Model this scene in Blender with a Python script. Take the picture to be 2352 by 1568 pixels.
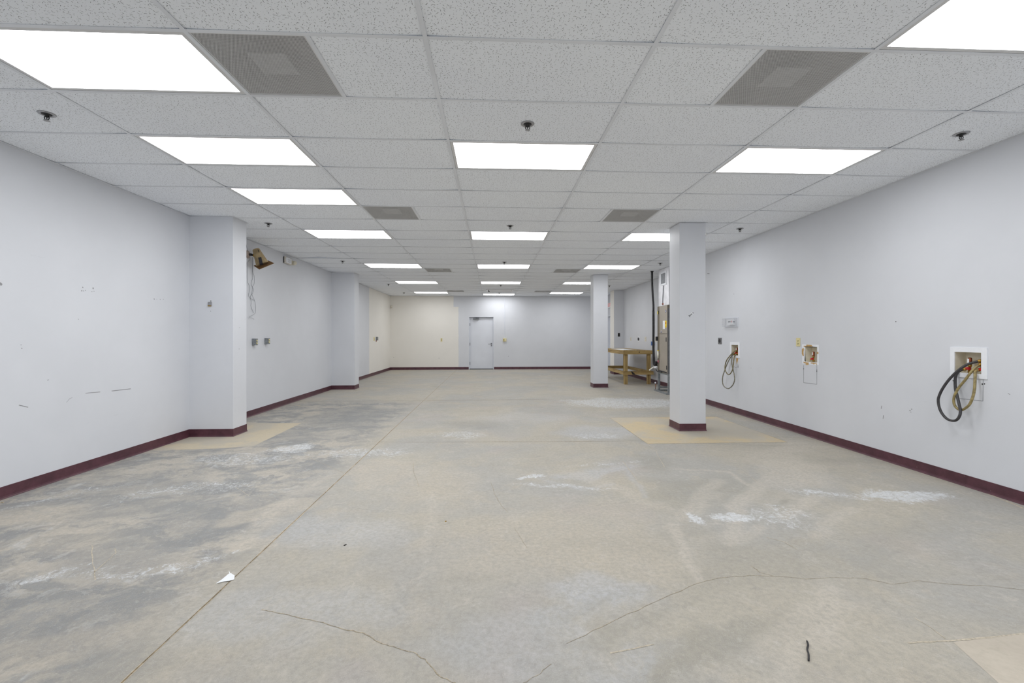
import bpy, bmesh, math, random
from mathutils import Vector, Matrix
random.seed(7)
for o in list(bpy.data.objects): bpy.data.objects.remove(o)
S = bpy.context.scene; COL = S.collection
# ------------------------------------------------------------------ camera, world, exposure
CZ, H = 1.305, 2.861                     # eye height, ceiling height (metres)
FPX, YAW, ROLL, SHY = 1017.77, .0453, .0009, 12.478
cam_d = bpy.data.cameras.new('camera'); cam = bpy.data.objects.new('camera', cam_d); COL.objects.link(cam)
cam_d.sensor_fit = 'HORIZONTAL'; cam_d.sensor_width = 36; cam_d.lens = FPX*36/2352
cam_d.shift_y = -SHY/2352; cam_d.clip_start = .02; cam_d.clip_end = 100
cam.location = (0, 0, CZ)
cam.rotation_euler = (math.pi/2, ROLL, -YAW)
S.camera = cam
LAMP = 8.9                               # radiance of the fluorescent troffer lenses
SKY = 1.25                                # overcast daylight through an added, unseen shop window behind the camera
w = bpy.data.worlds.new('world'); S.world = w; w.use_nodes = True
w.node_tree.nodes['Background'].inputs[0].default_value = (.86, .92, 1, 1)
w.node_tree.nodes['Background'].inputs[1].default_value = SKY
S.view_settings.view_transform = 'Standard'; S.view_settings.look = 'None'
S.view_settings.exposure = .14; S.view_settings.gamma = 1
S.view_settings.use_curve_mapping = False
S.cycles.max_bounces = 10; S.cycles.diffuse_bounces = 8

# the same lens, used backwards: where a point of a known plane is
_f = Vector((math.sin(YAW), math.cos(YAW), 0)); _r = Vector((math.cos(YAW), -math.sin(YAW), 0)); _u = Vector((0, 0, 1))
R_ = _r*math.cos(ROLL)+_u*math.sin(ROLL); U_ = -_r*math.sin(ROLL)+_u*math.cos(ROLL)
def at(px, py, ax, val):
    d = _f + R_*((px-1176)/FPX) - U_*((py-784+SHY)/FPX)
    o = Vector((0, 0, CZ)); i = 'xyz'.index(ax)
    return o + d*((val-o[i])/d[i])
def fl(px, py):
    p = at(px, py, 'z', 0); return (p.x, p.y)

# ------------------------------------------------------------------ node helper
class N:
    def __init__(s, name):
        s.m = bpy.data.materials.new(name); s.m.use_nodes = True
        s.t = s.m.node_tree; s.t.nodes.clear()
        s.out = s.t.nodes.new('ShaderNodeOutputMaterial')
        s.b = s.t.nodes.new('ShaderNodeBsdfPrincipled'); s.t.links.new(s.b.outputs[0], s.out.inputs[0])
        s.g = s.t.nodes.new('ShaderNodeNewGeometry'); s.pos = s.g.outputs['Position']
    def put(s, sock, v):
        if hasattr(v, 'is_linked') or isinstance(v, bpy.types.NodeSocket): s.t.links.new(v, sock)
        elif isinstance(v, (tuple, list)) and len(v) == 3 and sock.type == 'RGBA': sock.default_value = (*v, 1)
        else: sock.default_value = v
    def ma(s, op, a, b=0., c=None, clamp=False):
        n = s.t.nodes.new('ShaderNodeMath'); n.operation = op; n.use_clamp = clamp
        s.put(n.inputs[0], a); s.put(n.inputs[1], b)
        if c is not None: s.put(n.inputs[2], c)
        return n.outputs[0]
    def vm(s, op, a, b=(0, 0, 0), sc=None):
        n = s.t.nodes.new('ShaderNodeVectorMath'); n.operation = op
        s.put(n.inputs[0], a); s.put(n.inputs[1], b)
        if sc is not None: s.put(n.inputs['Scale'], sc)
        return n.outputs['Value'] if op in ('LENGTH', 'DISTANCE', 'DOT_PRODUCT') else n.outputs[0]
    def sep(s, v):
        n = s.t.nodes.new('ShaderNodeSeparateXYZ'); s.put(n.inputs[0], v); return n.outputs
    def comb(s, x=0., y=0., z=0.):
        n = s.t.nodes.new('ShaderNodeCombineXYZ'); s.put(n.inputs[0], x); s.put(n.inputs[1], y); s.put(n.inputs[2], z); return n.outputs[0]
    def noise(s, scale, vec=None, detail=4., rough=.5, dist=0., col=False):
        n = s.t.nodes.new('ShaderNodeTexNoise'); s.put(n.inputs['Vector'], vec or s.pos)
        n.inputs['Scale'].default_value = scale; n.inputs['Detail'].default_value = detail
        n.inputs['Roughness'].default_value = rough; n.inputs['Distortion'].default_value = dist
        return n.outputs['Color' if col else 'Fac']
    def ramp(s, v, a, b, x=0., y=1.):
        n = s.t.nodes.new('ShaderNodeMapRange'); n.interpolation_type = 'SMOOTHSTEP'; n.clamp = True
        s.put(n.inputs['Value'], v)
        for k, q in zip(('From Min', 'From Max', 'To Min', 'To Max'), (a, b, x, y)): n.inputs[k].default_value = q
        return n.outputs[0]
    def mix(s, f, a, b):
        n = s.t.nodes.new('ShaderNodeMix'); n.data_type = 'RGBA'
        s.put(n.inputs[0], f); s.put(n.inputs[6], a); s.put(n.inputs[7], b); return n.outputs[2]
    def bump(s, h, strength=.3, dist=.002):
        n = s.t.nodes.new('ShaderNodeBump'); n.inputs['Strength'].default_value = strength; n.inputs['Distance'].default_value = dist
        s.put(n.inputs['Height'], h); s.t.links.new(n.outputs[0], s.b.inputs['Normal'])
    def fin(s, col, rough=.6, metal=0., spec=.5):
        s.put(s.b.inputs['Base Color'], col); s.put(s.b.inputs['Roughness'], rough); s.put(s.b.inputs['Metallic'], metal)
        s.b.inputs['Specular IOR Level'].default_value = spec; return s.m

def lin(r, g, b):
    f = lambda c: (c/255/12.92 if c/255 <= .04045 else ((c/255+.055)/1.055)**2.4); return (f(r), f(g), f(b))
def plain(name, rgb, rough=.5, metal=0., var=.12, scale=18., spec=.5):
    n = N(name); c = lin(*rgb); v = n.noise(scale, detail=3)
    return n.fin(n.mix(n.ramp(v, .35, .65), tuple(x*(1-var) for x in c), tuple(min(1, x*(1+var*.5)) for x in c)), rough, metal, spec=spec)
M = {}
# --- wall paint, with the cream area painted round the far left corner
def wall_mat():
    n = N('lavender_grey_paint'); x, y, z = n.sep(n.pos)
    v = n.noise(1.1, detail=5, rough=.6); f = n.noise(60, detail=2)
    lav = n.mix(n.ramp(v, .35, .65), (.66, .674, .710), (.685, .699, .735))
    sc = n.noise(2.2, n.vm('MULTIPLY', n.pos, (1, 1, 9)), detail=8, rough=.7)
    lav = n.mix(n.ramp(sc, .66, .76, 0, .22), lav, (.40, .41, .44))
    cream = n.mix(n.ramp(v, .35, .65), (.81, .785, .735), (.83, .805, .755))
    wob = n.ma('MULTIPLY', n.ma('SUBTRACT', n.noise(7, detail=2), .5), .03)
    left = n.ma('MULTIPLY', n.ma('LESS_THAN', x, -3.9), n.ma('GREATER_THAN', n.ma('ADD', y, wob), 14.376))
    edge = n.ma('ADD', n.ma('MULTIPLY', n.ma('LESS_THAN', z, 2.44), .19), -1.492)
    far = n.ma('MULTIPLY', n.ma('GREATER_THAN', y, 17.2), n.ma('LESS_THAN', n.ma('ADD', x, wob), edge))
    bare = n.ma('MULTIPLY', n.ma('MULTIPLY', n.ma('LESS_THAN', x, 4.155), n.ma('GREATER_THAN', x, 4.1)), n.ma('GREATER_THAN', y, 14.905))
    n.bump(n.ma('ADD', f, n.noise(260, detail=1)), .12, .0012)
    return n.fin(n.mix(n.ma('MAXIMUM', bare, n.ma('MAXIMUM', left, far)), lav, cream), .55, spec=.3)
M['wall'] = wall_mat()
def col_mat():
    n = N('column_paint'); v = n.noise(1.4, detail=5, rough=.6)
    n.bump(n.noise(120, detail=2), .12, .0012)
    return n.fin(n.mix(n.ramp(v, .35, .65), (.66, .674, .710), (.685, .699, .735)), .5, spec=.3)
M['column'] = col_mat()
M['cream_paint'] = plain('cream_paint', (214, 208, 196), .5, var=.04)
# --- fissured mineral fibre tile
def tile_mat():
    n = N('fissured_ceiling_tile'); col = None
    def strokes(scale, L, Wd, seed, keep):
        p = n.vm('ADD', n.vm('MULTIPLY', n.pos, (scale, scale, 0)), (seed, seed*1.7, .5))
        vo = n.t.nodes.new('ShaderNodeTexVoronoi'); vo.voronoi_dimensions = '2D'; n.put(vo.inputs['Vector'], p)
        vo.inputs['Scale'].default_value = 1; vo.inputs['Randomness'].default_value = .9
        d = n.vm('SUBTRACT', p, vo.outputs['Position']); r, g, b = n.sep(vo.outputs['Color'])
        big = n.noise(.11, p, detail=1)
        a = n.ma('ADD', n.ma('MULTIPLY', n.ma('SUBTRACT', r, .5), 2.4), n.ma('ADD', n.ma('MULTIPLY', big, 3.), .0))
        c, s_ = n.ma('COSINE', a), n.ma('SINE', a); dx, dy, _ = n.sep(d)
        u = n.ma('ADD', n.ma('MULTIPLY', dx, c), n.ma('MULTIPLY', dy, s_))
        v = n.ma('SUBTRACT', n.ma('MULTIPLY', dy, c), n.ma('MULTIPLY', dx, s_))
        v = n.ma('ADD', v, n.ma('MULTIPLY', n.ma('MULTIPLY', u, u), n.ma('SUBTRACT', g, .5)))
        v = n.ma('ADD', v, n.ma('MULTIPLY', n.ma('SUBTRACT', n.noise(4, p, detail=1), .5), .14))
        e = n.vm('LENGTH', n.comb(n.ma('DIVIDE', u, n.ma('MULTIPLY', n.ma('ADD', b, .25), L)), n.ma('DIVIDE', v, Wd), 0.))
        return n.ma('MULTIPLY', n.ramp(e, .7, 1.15, 1, 0), n.ma('LESS_THAN', n.sep(vo.outputs['Color'])[1], keep))
    m1 = strokes(48, .38, .062, 3.3, .80); m2 = strokes(58, .10, .078, 11.1, .82)
    m = n.ma('MAXIMUM', m1, m2)
    v = n.noise(.9, detail=3); g = n.noise(420, detail=1)
    base = n.mix(n.ramp(v, .35, .65), (.885, .915, .965), (.915, .945, .985))
    base = n.mix(n.ramp(g, .3, .7, 0, .12), base, (.74, .75, .77))
    col = n.mix(m, base, (.27, .275, .285))
    n.bump(n.ma('SUBTRACT', 1, m), .5, .002)
    return n.fin(col, .9, spec=.1)
M['tile'] = tile_mat()
M['tee'] = plain('tee_white_enamel', (226, 229, 234), .45, var=.05, scale=3)
M['dark'] = plain('light_block_black', (20, 20, 20), .9)  # black of the unseen shell that blocks stray sky light
M['fixture'] = plain('fixture_white_enamel', (214, 214, 214), .4, var=.03)
def lens_mat():
    n = N('prismatic_lens'); x, y, z = n.sep(n.pos)
    w_ = n.ma('MULTIPLY', n.ma('SINE', n.ma('MULTIPLY', n.ma('ADD', x, y), 380)), n.ma('SINE', n.ma('MULTIPLY', n.ma('SUBTRACT', x, y), 380)))
    e = n.ma('ADD', LAMP, n.ma('MULTIPLY', w_, LAMP*.05))
    n.b.inputs['Emission Color'].default_value = (.972, .985, 1, 1); n.put(n.b.inputs['Emission Strength'], e)
    return n.fin((.8, .8, .8), .4)
M['lens'] = lens_mat()
def perf_mat():
    n = N('perforated_steel'); x, y, z = n.sep(n.pos); P = .0066
    def lattice(ox, oy):
        fx = n.ma('SUBTRACT', n.ma('FRACT', n.ma('ADD', n.ma('DIVIDE', x, P), ox)), .5)
        fy = n.ma('SUBTRACT', n.ma('FRACT', n.ma('ADD', n.ma('DIVIDE', y, P*1.732), oy)), .5)
        return n.vm('LENGTH', n.comb(fx, n.ma('MULTIPLY', fy, 1.732), 0.))
    d = n.ma('MINIMUM', lattice(0., 0.), lattice(.5, .5))
    hole = n.ma('LESS_THAN', d, .36)
    tr = n.t.nodes.new('ShaderNodeBsdfTransparent'); mx = n.t.nodes.new('ShaderNodeMixShader')
    n.put(mx.inputs[0], hole); n.t.links.new(n.b.outputs[0], mx.inputs[1]); n.t.links.new(tr.outputs[0], mx.inputs[2])
    n.t.links.new(mx.outputs[0], n.out.inputs[0]); return n.fin((.72, .72, .72), .5)
M['perf'] = perf_mat()
M['neck'] = plain('galvanised_neck', (150, 150, 150), .5)
M['plenum'] = plain('diffuser_back_pan', (110, 110, 110), .7, var=.25, scale=6)
def base_mat():
    n = N('maroon_vinyl_base'); v = n.noise(9, detail=5, rough=.65); s_ = n.noise(40, detail=3)
    c = n.mix(n.ramp(v, .3, .7), lin(72, 40, 50), lin(92, 54, 64))
    c = n.mix(n.ramp(s_, .72, .8, 0, .6), c, lin(150, 130, 125)); return n.fin(c, .42)
M['base'] = base_mat()
M['chrome'] = plain('sprinkler_chrome', (165, 165, 167), .35, .45)
M['chrome_dark'] = plain('sprinkler_recess', (45, 45, 45), .5, .3)
M['steel'] = plain('door_steel', (130, 132, 134), .35, .8)
M['door'] = plain('door_paint', (218, 221, 228), .45, var=.03, scale=2)
M['cream'] = plain('cream_plastic', (226, 214, 160), .4, var=.04)
M['cream_dark'] = plain('outlet_slot', (90, 78, 45), .6)
M['greybox'] = plain('grey_cast_box', (140, 144, 148), .5, .3, var=.25, scale=60)
M['white'] = plain('white_plastic', (236, 238, 242), .4, var=.02)
M['offwhite'] = plain('box_offwhite', (222, 216, 198), .5, var=.06)
M['black'] = plain('black_rubber', (36, 35, 38), .5, var=.3, scale=30)
M['hose_black'] = plain('black_hose', (58, 56, 58), .45, var=.25, scale=50)
M['hose_gold'] = plain('olive_hose', (150, 134, 88), .4, var=.3, scale=45)
M['hose_olive'] = plain('dull_olive_hose', (120, 110, 76), .4, var=.35, scale=45)
M['hose_grey'] = plain('grey_green_hose', (128, 124, 108), .4, var=.35, scale=45)
M['copper'] = plain('copper', (150, 84, 56), .35, .8, var=.3, scale=80)
M['brass'] = plain('brass', (170, 135, 60), .35, .8)
M['red'] = plain('red_handle', (196, 30, 34), .4)
M['blue'] = plain('blue_plastic', (30, 90, 165), .5)
M['bluebadge'] = plain('navy_badge', (46, 58, 130), .5)
M['paper'] = plain('white_paper', (238, 240, 242), .7, var=.03)
M['yellow'] = plain('yellow_label', (240, 214, 50), .6, var=.05)
M['redink'] = plain('red_ink', (205, 60, 45), .6)
M['greyink'] = plain('grey_ink', (110, 112, 118), .6)
M['drywall'] = plain('exposed_plaster', (196, 160, 105), .8, var=.15, scale=40)
M['mark'] = plain('scuff_grey', (152, 152, 155), .8)
M['markdark'] = plain('nail_hole', (62, 60, 60), .8)
M['pencil'] = plain('cut_line', (112, 112, 116), .8)
M['taupe'] = plain('taupe_cabinet_steel', (172, 163, 150), .42, .25, var=.06, scale=3)
M['taupe_dark'] = plain('dark_cabinet_steel', (132, 122, 106), .45, .3, var=.08)
M['grey_steel'] = plain('cabinet_grey_steel', (120, 120, 122), .45, .4)
M['gap'] = plain('seam_black', (40, 38, 36), .7)
M['galv'] = plain('galvanised_angle', (150, 155, 158), .4, .5, var=.15)
M['foil'] = plain('white_foil_duct', (240, 240, 244), .35, .12, var=.12, scale=5)
M['pink'] = plain('pink_wire', (225, 130, 150), .5)
M['pvc'] = plain('white_pvc', (232, 230, 215), .35)
M['cardboard'] = plain('cardboard', (166, 146, 110), .8, var=.18, scale=14)
M['cardboard_dark'] = plain('brown_cardboard', (128, 96, 60), .8, var=.15, scale=14)
M['tape'] = plain('black_tape', (48, 46, 52), .5)
M['louvre'] = plain('grey_louvre', (178, 180, 184), .5)
M['wire'] = plain('grey_wire', (128, 131, 138), .6)
M['purplegrey'] = plain('box_back_plate', (165, 150, 140), .6)
def clear_mat():
    n = N('clear_acrylic'); tr = n.t.nodes.new('ShaderNodeBsdfTransparent'); mx = n.t.nodes.new('ShaderNodeMixShader'); mx.inputs[0].default_value = .84
    n.t.links.new(n.b.outputs[0], mx.inputs[1]); n.t.links.new(tr.outputs[0], mx.inputs[2]); n.t.links.new(mx.outputs[0], n.out.inputs[0]); return n.fin((.62, .63, .66), .1)
M['clear'] = clear_mat()
def pane_mat():
    n = N('added_window_glass'); tr = n.t.nodes.new('ShaderNodeBsdfTransparent'); mx = n.t.nodes.new('ShaderNodeMixShader'); mx.inputs[0].default_value = .9
    n.t.links.new(n.b.outputs[0], mx.inputs[1]); n.t.links.new(tr.outputs[0], mx.inputs[2]); n.t.links.new(mx.outputs[0], n.out.inputs[0]); return n.fin((.5, .55, .56), .03)
M['added_pane'] = pane_mat()
def exit_mat():
    n = N('exit_red'); n.b.inputs['Emission Color'].default_value = (1, .22, .18, 1); n.b.inputs['Emission Strength'].default_value = .2
    return n.fin((.7, .08, .06), .5)
M['exit'] = exit_mat()
def wood(ax):
    n = N('treated_pine_'+ax); sc = {'x': (1.2, 22, 22), 'y': (22, 1.2, 22), 'z': (22, 22, 1.2)}[ax]
    p = n.vm('MULTIPLY', n.pos, sc); v = n.noise(1, p, detail=6, rough=.6, dist=.6); w2 = n.noise(2.6, n.pos, detail=3)
    c = n.mix(n.ramp(v, .3, .7), lin(126, 101, 56), lin(184, 158, 104))
    c = n.mix(n.ramp(w2, .58, .72, 0, .45), c, lin(108, 78, 40))
    vo = n.t.nodes.new('ShaderNodeTexVoronoi'); n.put(vo.inputs['Vector'], n.vm('MULTIPLY', n.pos, tuple(min(3.4, q/6.) for q in sc)))
    vo.inputs['Scale'].default_value = 1.
    c = n.mix(n.ramp(vo.outputs['Distance'], .05, .09, .9, 0), c, lin(58, 38, 24))
    return n.fin(c, .65)
for a_ in 'xyz': M['wood'+a_] = wood(a_)

# --- concrete
def floor_mat():
    n = N('stained_concrete'); x, y, z = n.sep(n.pos)
    wa = n.vm('SUBTRACT', n.noise(2.2, detail=5, rough=.65, col=True), (.5, .5, .5))
    wp = n.vm('ADD', n.pos, n.vm('SCALE', wa, sc=.55))          # ragged edges
    cl = n.noise(.75, detail=7, rough=.62, dist=.4); c2 = n.noise(2.4, n.vm('ADD', n.pos, (9, 4, 0)), detail=8, rough=.7, dist=.6)
    fine = n.noise(38, detail=5, rough=.7); grit = n.noise(240, detail=2, rough=.7)
    beige, tan, grey = (.45, .412, .342), (.49, .435, .35), (.39, .377, .348)
    c = n.mix(n.ramp(cl, .40, .60), beige, grey)
    mid = n.noise(5.5, wp, detail=8, rough=.72, dist=.8); c = n.mix(n.ramp(mid, .52, .68, 0, .5), c, (.36, .335, .29)); c = n.mix(n.ramp(mid, .34, .46, .45, 0), c, (.53, .49, .43))
    c = n.mix(n.ramp(c2, .54, .70, 0, .55), c, tan)
    c = n.mix(n.ramp(n.noise(1.1, n.vm('ADD', n.pos, (3, 17, 0)), detail=4), .56, .72, 0, .45), c, (.455, .40, .375))
    c = n.mix(n.ramp(n.noise(1.6, n.vm('ADD', n.pos, (30, 7, 0)), detail=7, rough=.7), .56, .70, 0, .45), c, (.36, .335, .285))
    # darker grey, streaky slab to the left of the saw cut and by its far end
    st = n.noise(2.0, n.vm('ADD', n.vm('MULTIPLY', wp, (1, 1.6, 1)), (5, 5, 0)), detail=9, rough=.72)
    lm = n.ma('MULTIPLY', n.ramp(x, -1.75, -1.3, 1, 0), n.ramp(y, 8.6, 9.3, 1, 0))
    lg = n.mix(n.ramp(st, .42, .58), (.235, .24, .24), (.46, .42, .36)); lg = n.mix(n.ramp(mid, .52, .62, 0, .6), lg, (.30, .305, .305)); lg = n.mix(n.ramp(mid, .36, .44, .5, 0), lg, (.52, .51, .49))
    lg = n.mix(n.ramp(c2, .60, .72, 0, .8), lg, (.56, .57, .57))
    c = n.mix(n.ma('MULTIPLY', lm, n.ramp(n.noise(.8, wp, detail=4), .30, .50, .45, .95)), c, lg)
    rough_f = n.noise(27, n.vm('MULTIPLY', wp, (1, .7, 1)), detail=9, rough=.8)
    aw = n.t.nodes.new('ShaderNodeAttribute'); aw.attribute_name = 'stain_a'; W_, D_, G_ = n.sep(aw.outputs['Vector'])
    ab = n.t.nodes.new('ShaderNodeAttribute'); ab.attribute_name = 'stain_b'; S_, K_, L_ = n.sep(ab.outputs['Vector'])
    brk = n.ramp(rough_f, .38, .56, .45, 1.)
    for at_, col_ in ((D_, (.235, .24, .24)), (K_, (.30, .285, .24)), (G_, (.47, .475, .485)), (S_, (.51, .455, .375)), (L_, (.56, .51, .44))): c = n.mix(n.ma('MULTIPLY', at_, brk, clamp=True), c, col_)
    fl_ = n.ma('MULTIPLY', n.ramp(n.ma('ADD', rough_f, n.ma('MULTIPLY', W_, .22)), .58, .72, 0, .85), n.ramp(W_, .02, .15))
    c = n.mix(fl_, c, (.68, .70, .72))
    f2 = n.noise(15, n.vm('MULTIPLY', wp, (1., .8, 1)), detail=9, rough=.78); c = n.mix(n.ramp(f2, .52, .66, 0, .32), c, (.27, .265, .25)); c = n.mix(n.ramp(f2, .34, .46, .28, 0), c, (.60, .58, .545))
    c = n.mix(n.ramp(fine, .38, .64, 0, .38), c, (.29, .27, .24))
    c = n.mix(n.ramp(grit, .60, .70, 0, .5), c, (.62, .60, .57)); c = n.mix(n.ramp(grit, .30, .40, .45, 0), c, (.22, .21, .19))
    n.bump(n.ma('ADD', fine, grit), .12, .002)
    return n.fin(c, n.ramp(c2, .3, .7, .55, .75), spec=.35)
M['floor'] = floor_mat()
def patch_mat(name, a, b, cx=0, cy=0, rr=0.):
    n = N(name); cl = n.noise(1.6, detail=6, rough=.65, dist=.5); f = n.noise(38, detail=5, rough=.7)
    c = n.mix(n.ramp(cl, .43, .57), a, b); g_ = n.noise(13, detail=9, rough=.78); c = n.mix(n.ramp(g_, .50, .64, 0, .4), c, (.42, .385, .31))
    if rr:
        d = n.vm('LENGTH', n.vm('MULTIPLY', n.vm('SUBTRACT', n.pos, (cx, cy, 0)), (1, 1, 0)))
        d = n.ma('ADD', d, n.ma('MULTIPLY', n.ma('SUBTRACT', n.noise(2.5, detail=4), .5), .7))
        c = n.mix(n.ramp(d, rr*.6, rr, .85, 0), c, (.43, .40, .345))
    c = n.mix(n.ramp(f, .35, .75, 0, .2), c, (.33, .29, .22)); n.bump(f, .12, .002)
    return n.fin(c, .65, spec=.35)
M['patch'] = patch_mat('ochre_infill_concrete', (.565, .46, .295), (.50, .445, .355), 3.1, 6.15, .8)
M['patchl'] = patch_mat('tan_infill_concrete', (.53, .46, .34), (.46, .42, .35))
M['patchf'] = patch_mat('pale_tan_concrete', (.50, .445, .37), (.56, .50, .415))
M['joint'] = plain('joint_dirt', (138, 122, 96), .9, var=.4, scale=60)
M['crack'] = plain('crack_dark', (172, 160, 139), .9, var=.35, scale=60)
M['cracklight'] = plain('crack_pale', (188, 178, 160), .9, var=.2, scale=60)

# ------------------------------------------------------------------ mesh helpers
class MB:
    def __init__(s): s.b = bmesh.new(); s.mi = 0
    def face(s, pts):
        f = s.b.faces.new([s.b.verts.new(p) for p in pts]); f.material_index = s.mi; return f
    def box(s, x0, x1, y0, y1, z0, z1, bev=0., rot=None):
        vs = [s.b.verts.new(p) for p in ((x0, y0, z0), (x1, y0, z0), (x1, y1, z0), (x0, y1, z0), (x0, y0, z1), (x1, y0, z1), (x1, y1, z1), (x0, y1, z1))]
        fs = [s.b.faces.new([vs[i] for i in q]) for q in ((0, 3, 2, 1), (4, 5, 6, 7), (0, 1, 5, 4), (1, 2, 6, 5), (2, 3, 7, 6), (3, 0, 4, 7))]
        for f in fs: f.material_index = s.mi
        if rot: bmesh.ops.rotate(s.b, verts=vs, cent=((x0+x1)/2, (y0+y1)/2, (z0+z1)/2), matrix=rot)
        if bev:
            es = list({e for f in fs for e in f.edges})
            bmesh.ops.bevel(s.b, geom=es, offset=bev, segments=2, profile=.7, affect='EDGES', clamp_overlap=True)
    def ring(s, c, t, n1, r, seg):
        b1 = t.cross(n1).normalized(); return [s.b.verts.new(c + (n1*math.cos(2*math.pi*k/seg)+b1*math.sin(2*math.pi*k/seg))*r) for k in range(seg)]
    def tube(s, pts, r, seg=8, smooth=True, sub=4):
        P = [Vector(p) for p in pts]
        if sub > 1 and len(P) > 2:
            Q = []
            for i in range(len(P)-1):
                a, b, c, d = P[max(i-1, 0)], P[i], P[i+1], P[min(i+2, len(P)-1)]
                for k in range(sub):
                    t = k/sub; Q.append(.5*((2*b)+(c-a)*t+(2*a-5*b+4*c-d)*t*t+(3*b-a-3*c+d)*t**3))
            P = Q+[P[-1]]
        prev = None; n1 = None
        for i, p in enumerate(P):
            t = (P[min(i+1, len(P)-1)]-P[max(i-1, 0)]).normalized()
            if n1 is None: n1 = t.orthogonal().normalized()
            else: n1 = (n1 - t*n1.dot(t)).normalized()
            rg = s.ring(p, t, n1, r[i] if isinstance(r, list) else r, seg)
            if prev:
                for k in range(seg):
                    f = s.b.faces.new((prev[k], prev[(k+1) % seg], rg[(k+1) % seg], rg[k])); f.smooth = smooth; f.material_index = s.mi
            else: s.b.faces.new(rg[::-1]).material_index = s.mi
            prev = rg
        s.b.faces.new(prev).material_index = s.mi
    def lathe(s, prof, o, axis=(0, 0, 1), seg=20, smooth=True):     # prof: (radius, height along axis)
        ax = Vector(axis).normalized(); n1 = ax.orthogonal().normalized(); o = Vector(o); prev = None
        for r, h in prof:
            rg = s.ring(o+ax*h, ax, n1, max(r, 1e-4), seg)
            if prev:
                for k in range(seg):
                    f = s.b.faces.new((prev[k], prev[(k+1) % seg], rg[(k+1) % seg], rg[k])); f.smooth = smooth; f.material_index = s.mi
            else: s.b.faces.new(rg[::-1]).material_index = s.mi
            prev = rg
        s.b.faces.new(prev).material_index = s.mi
    def prism(s, pts, d):                # closed planar outline pushed along vector d
        d = Vector(d); a = [s.b.verts.new(p) for p in pts]; b = [s.b.verts.new(Vector(p)+d) for p in pts]; k = len(a)
        s.b.faces.new(a[::-1]).material_index = s.mi; s.b.faces.new(b).material_index = s.mi
        for i in range(k): s.b.faces.new((a[i], a[(i+1) % k], b[(i+1) % k], b[i])).material_index = s.mi
    def build(s, name, mat, parent=None, origin=None, fixn=True):
        if fixn: bmesh.ops.recalc_face_normals(s.b, faces=s.b.faces[:])
        me = bpy.data.meshes.new(name); s.b.to_mesh(me); s.b.free()
        for m in (mat if isinstance(mat, list) else [mat]): me.materials.append(M[m])
        o = bpy.data.objects.new(name, me); COL.objects.link(o)
        if parent is not None:
            me.transform(Matrix.Translation(-wloc(parent))); o.parent = parent
        elif origin is not None:
            me.transform(Matrix.Translation(-Vector(origin))); o.location = origin
        return o
def wloc(o):
    v = Vector(o.location)
    while o.parent: o = o.parent; v += Vector(o.location)
    return v
def tag(o, label=None, cat=None, group=None, kind=None):
    for k, v in (('label', label), ('category', cat), ('group', group), ('kind', kind)):
        if v: o[k] = v
    return o
def thing(name, loc, label, cat, group=None, kind=None):
    o = bpy.data.objects.new(name, None); o.empty_display_size = .1; COL.objects.link(o); o.location = loc
    return tag(o, label, cat, group, kind)
def bx(name, mat, parent, *a, **k):
    m = MB(); m.box(*a, **k); return m.build(name, mat, parent)
def dup(root, loc, label=None):
    r = root.copy(); COL.objects.link(r); r.location = loc
    if label: r['label'] = label
    for ch in list(root.children):
        c = ch.copy(); COL.objects.link(c); c.parent = r
        for g in ch.children:
            d = g.copy(); COL.objects.link(d); d.parent = c
    return r
def struct(o): o['kind'] = 'structure'; return o

# ------------------------------------------------------------------ walls
def wall_run(path, holes, name, marks=()):
    """path: plan corners walked with the room on the right; holes: {segment: [(u0,u1,z0,z1)]} along the segment"""
    m = MB()
    for i in range(len(path)-1):
        a, b = Vector((*path[i], 0)), Vector((*path[i+1], 0)); L = (b-a).length; d = (b-a)/L
        hs = holes.get(i, []); us = sorted({0, L, *[q for h in hs for q in h[:2]]}); zs = sorted({0, H+.02, *[q for h in hs for q in h[2:]]})
        for u0, u1 in zip(us, us[1:]):
            for z0, z1 in zip(zs, zs[1:]):
                if any(h[0]-1e-6 <= u0 and u1 <= h[1]+1e-6 and h[2]-1e-6 <= z0 and z1 <= h[3]+1e-6 for h in hs): continue
                m.face([a+d*u0+Vector((0, 0, z0)), a+d*u1+Vector((0, 0, z0)), a+d*u1+Vector((0, 0, z1)), a+d*u0+Vector((0, 0, z1))])
    bmesh.ops.remove_doubles(m.b, verts=m.b.verts[:], dist=1e-5)
    outs = {}
    m.b.normal_update()
    o = m.build(name, 'wall', fixn=False); md = o.modifiers.new('thickness', 'SOLIDIFY'); md.thickness = .13; md.offset = -1 
    return struct(o)
XL, XB, XR, XF, YF, YN = -3.925, -3.371, 4.097, 4.48, 17.34, -3.6
left_path = [(XL, YN), (XL, 5.935), (XB, 5.935), (XB, 6.25), (XL, 6.25), (XL, 11.045), (XB, 11.045), (XB, 11.395), (XL, 11.395), (XL, YF)]
wall_run(left_path[::1], {}, 'wall_left')
right_path = [(XF, YF), (XF, 15.37), (4.15, 15.37), (4.15, 14.9), (XF, 14.9), (XF, 8.95), (XR, 8.95), (XR, YN)]
yy = lambda y: 8.95-y
D2 = (YF-16.95, YF-15.95, 0, 2.06)       # side doorway beyond the far pilaster
wall_run(right_path, {0: [D2], 6: [(yy(b_)-.006, yy(a_)+.006, c_-.006, d_+.006) for a_, b_, c_, d_ in ((3.526, 3.74, .983, 1.162), (7.19, 7.40, .977, 1.152), (5.407, 5.62, .967, 1.158))]}, 'wall_right')
DX0, DX1, DZ = -.897, .071, 2.06
wall_run([(XL, YF), (XF, YF)], {0: [(DX0-XL, DX1-XL, 0, DZ)]}, 'wall_far')
wall_run([(XR, YN), (XL, YN)], {0: [(.5, 7.5, .12, 2.62)]}, 'wall_front')
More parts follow.
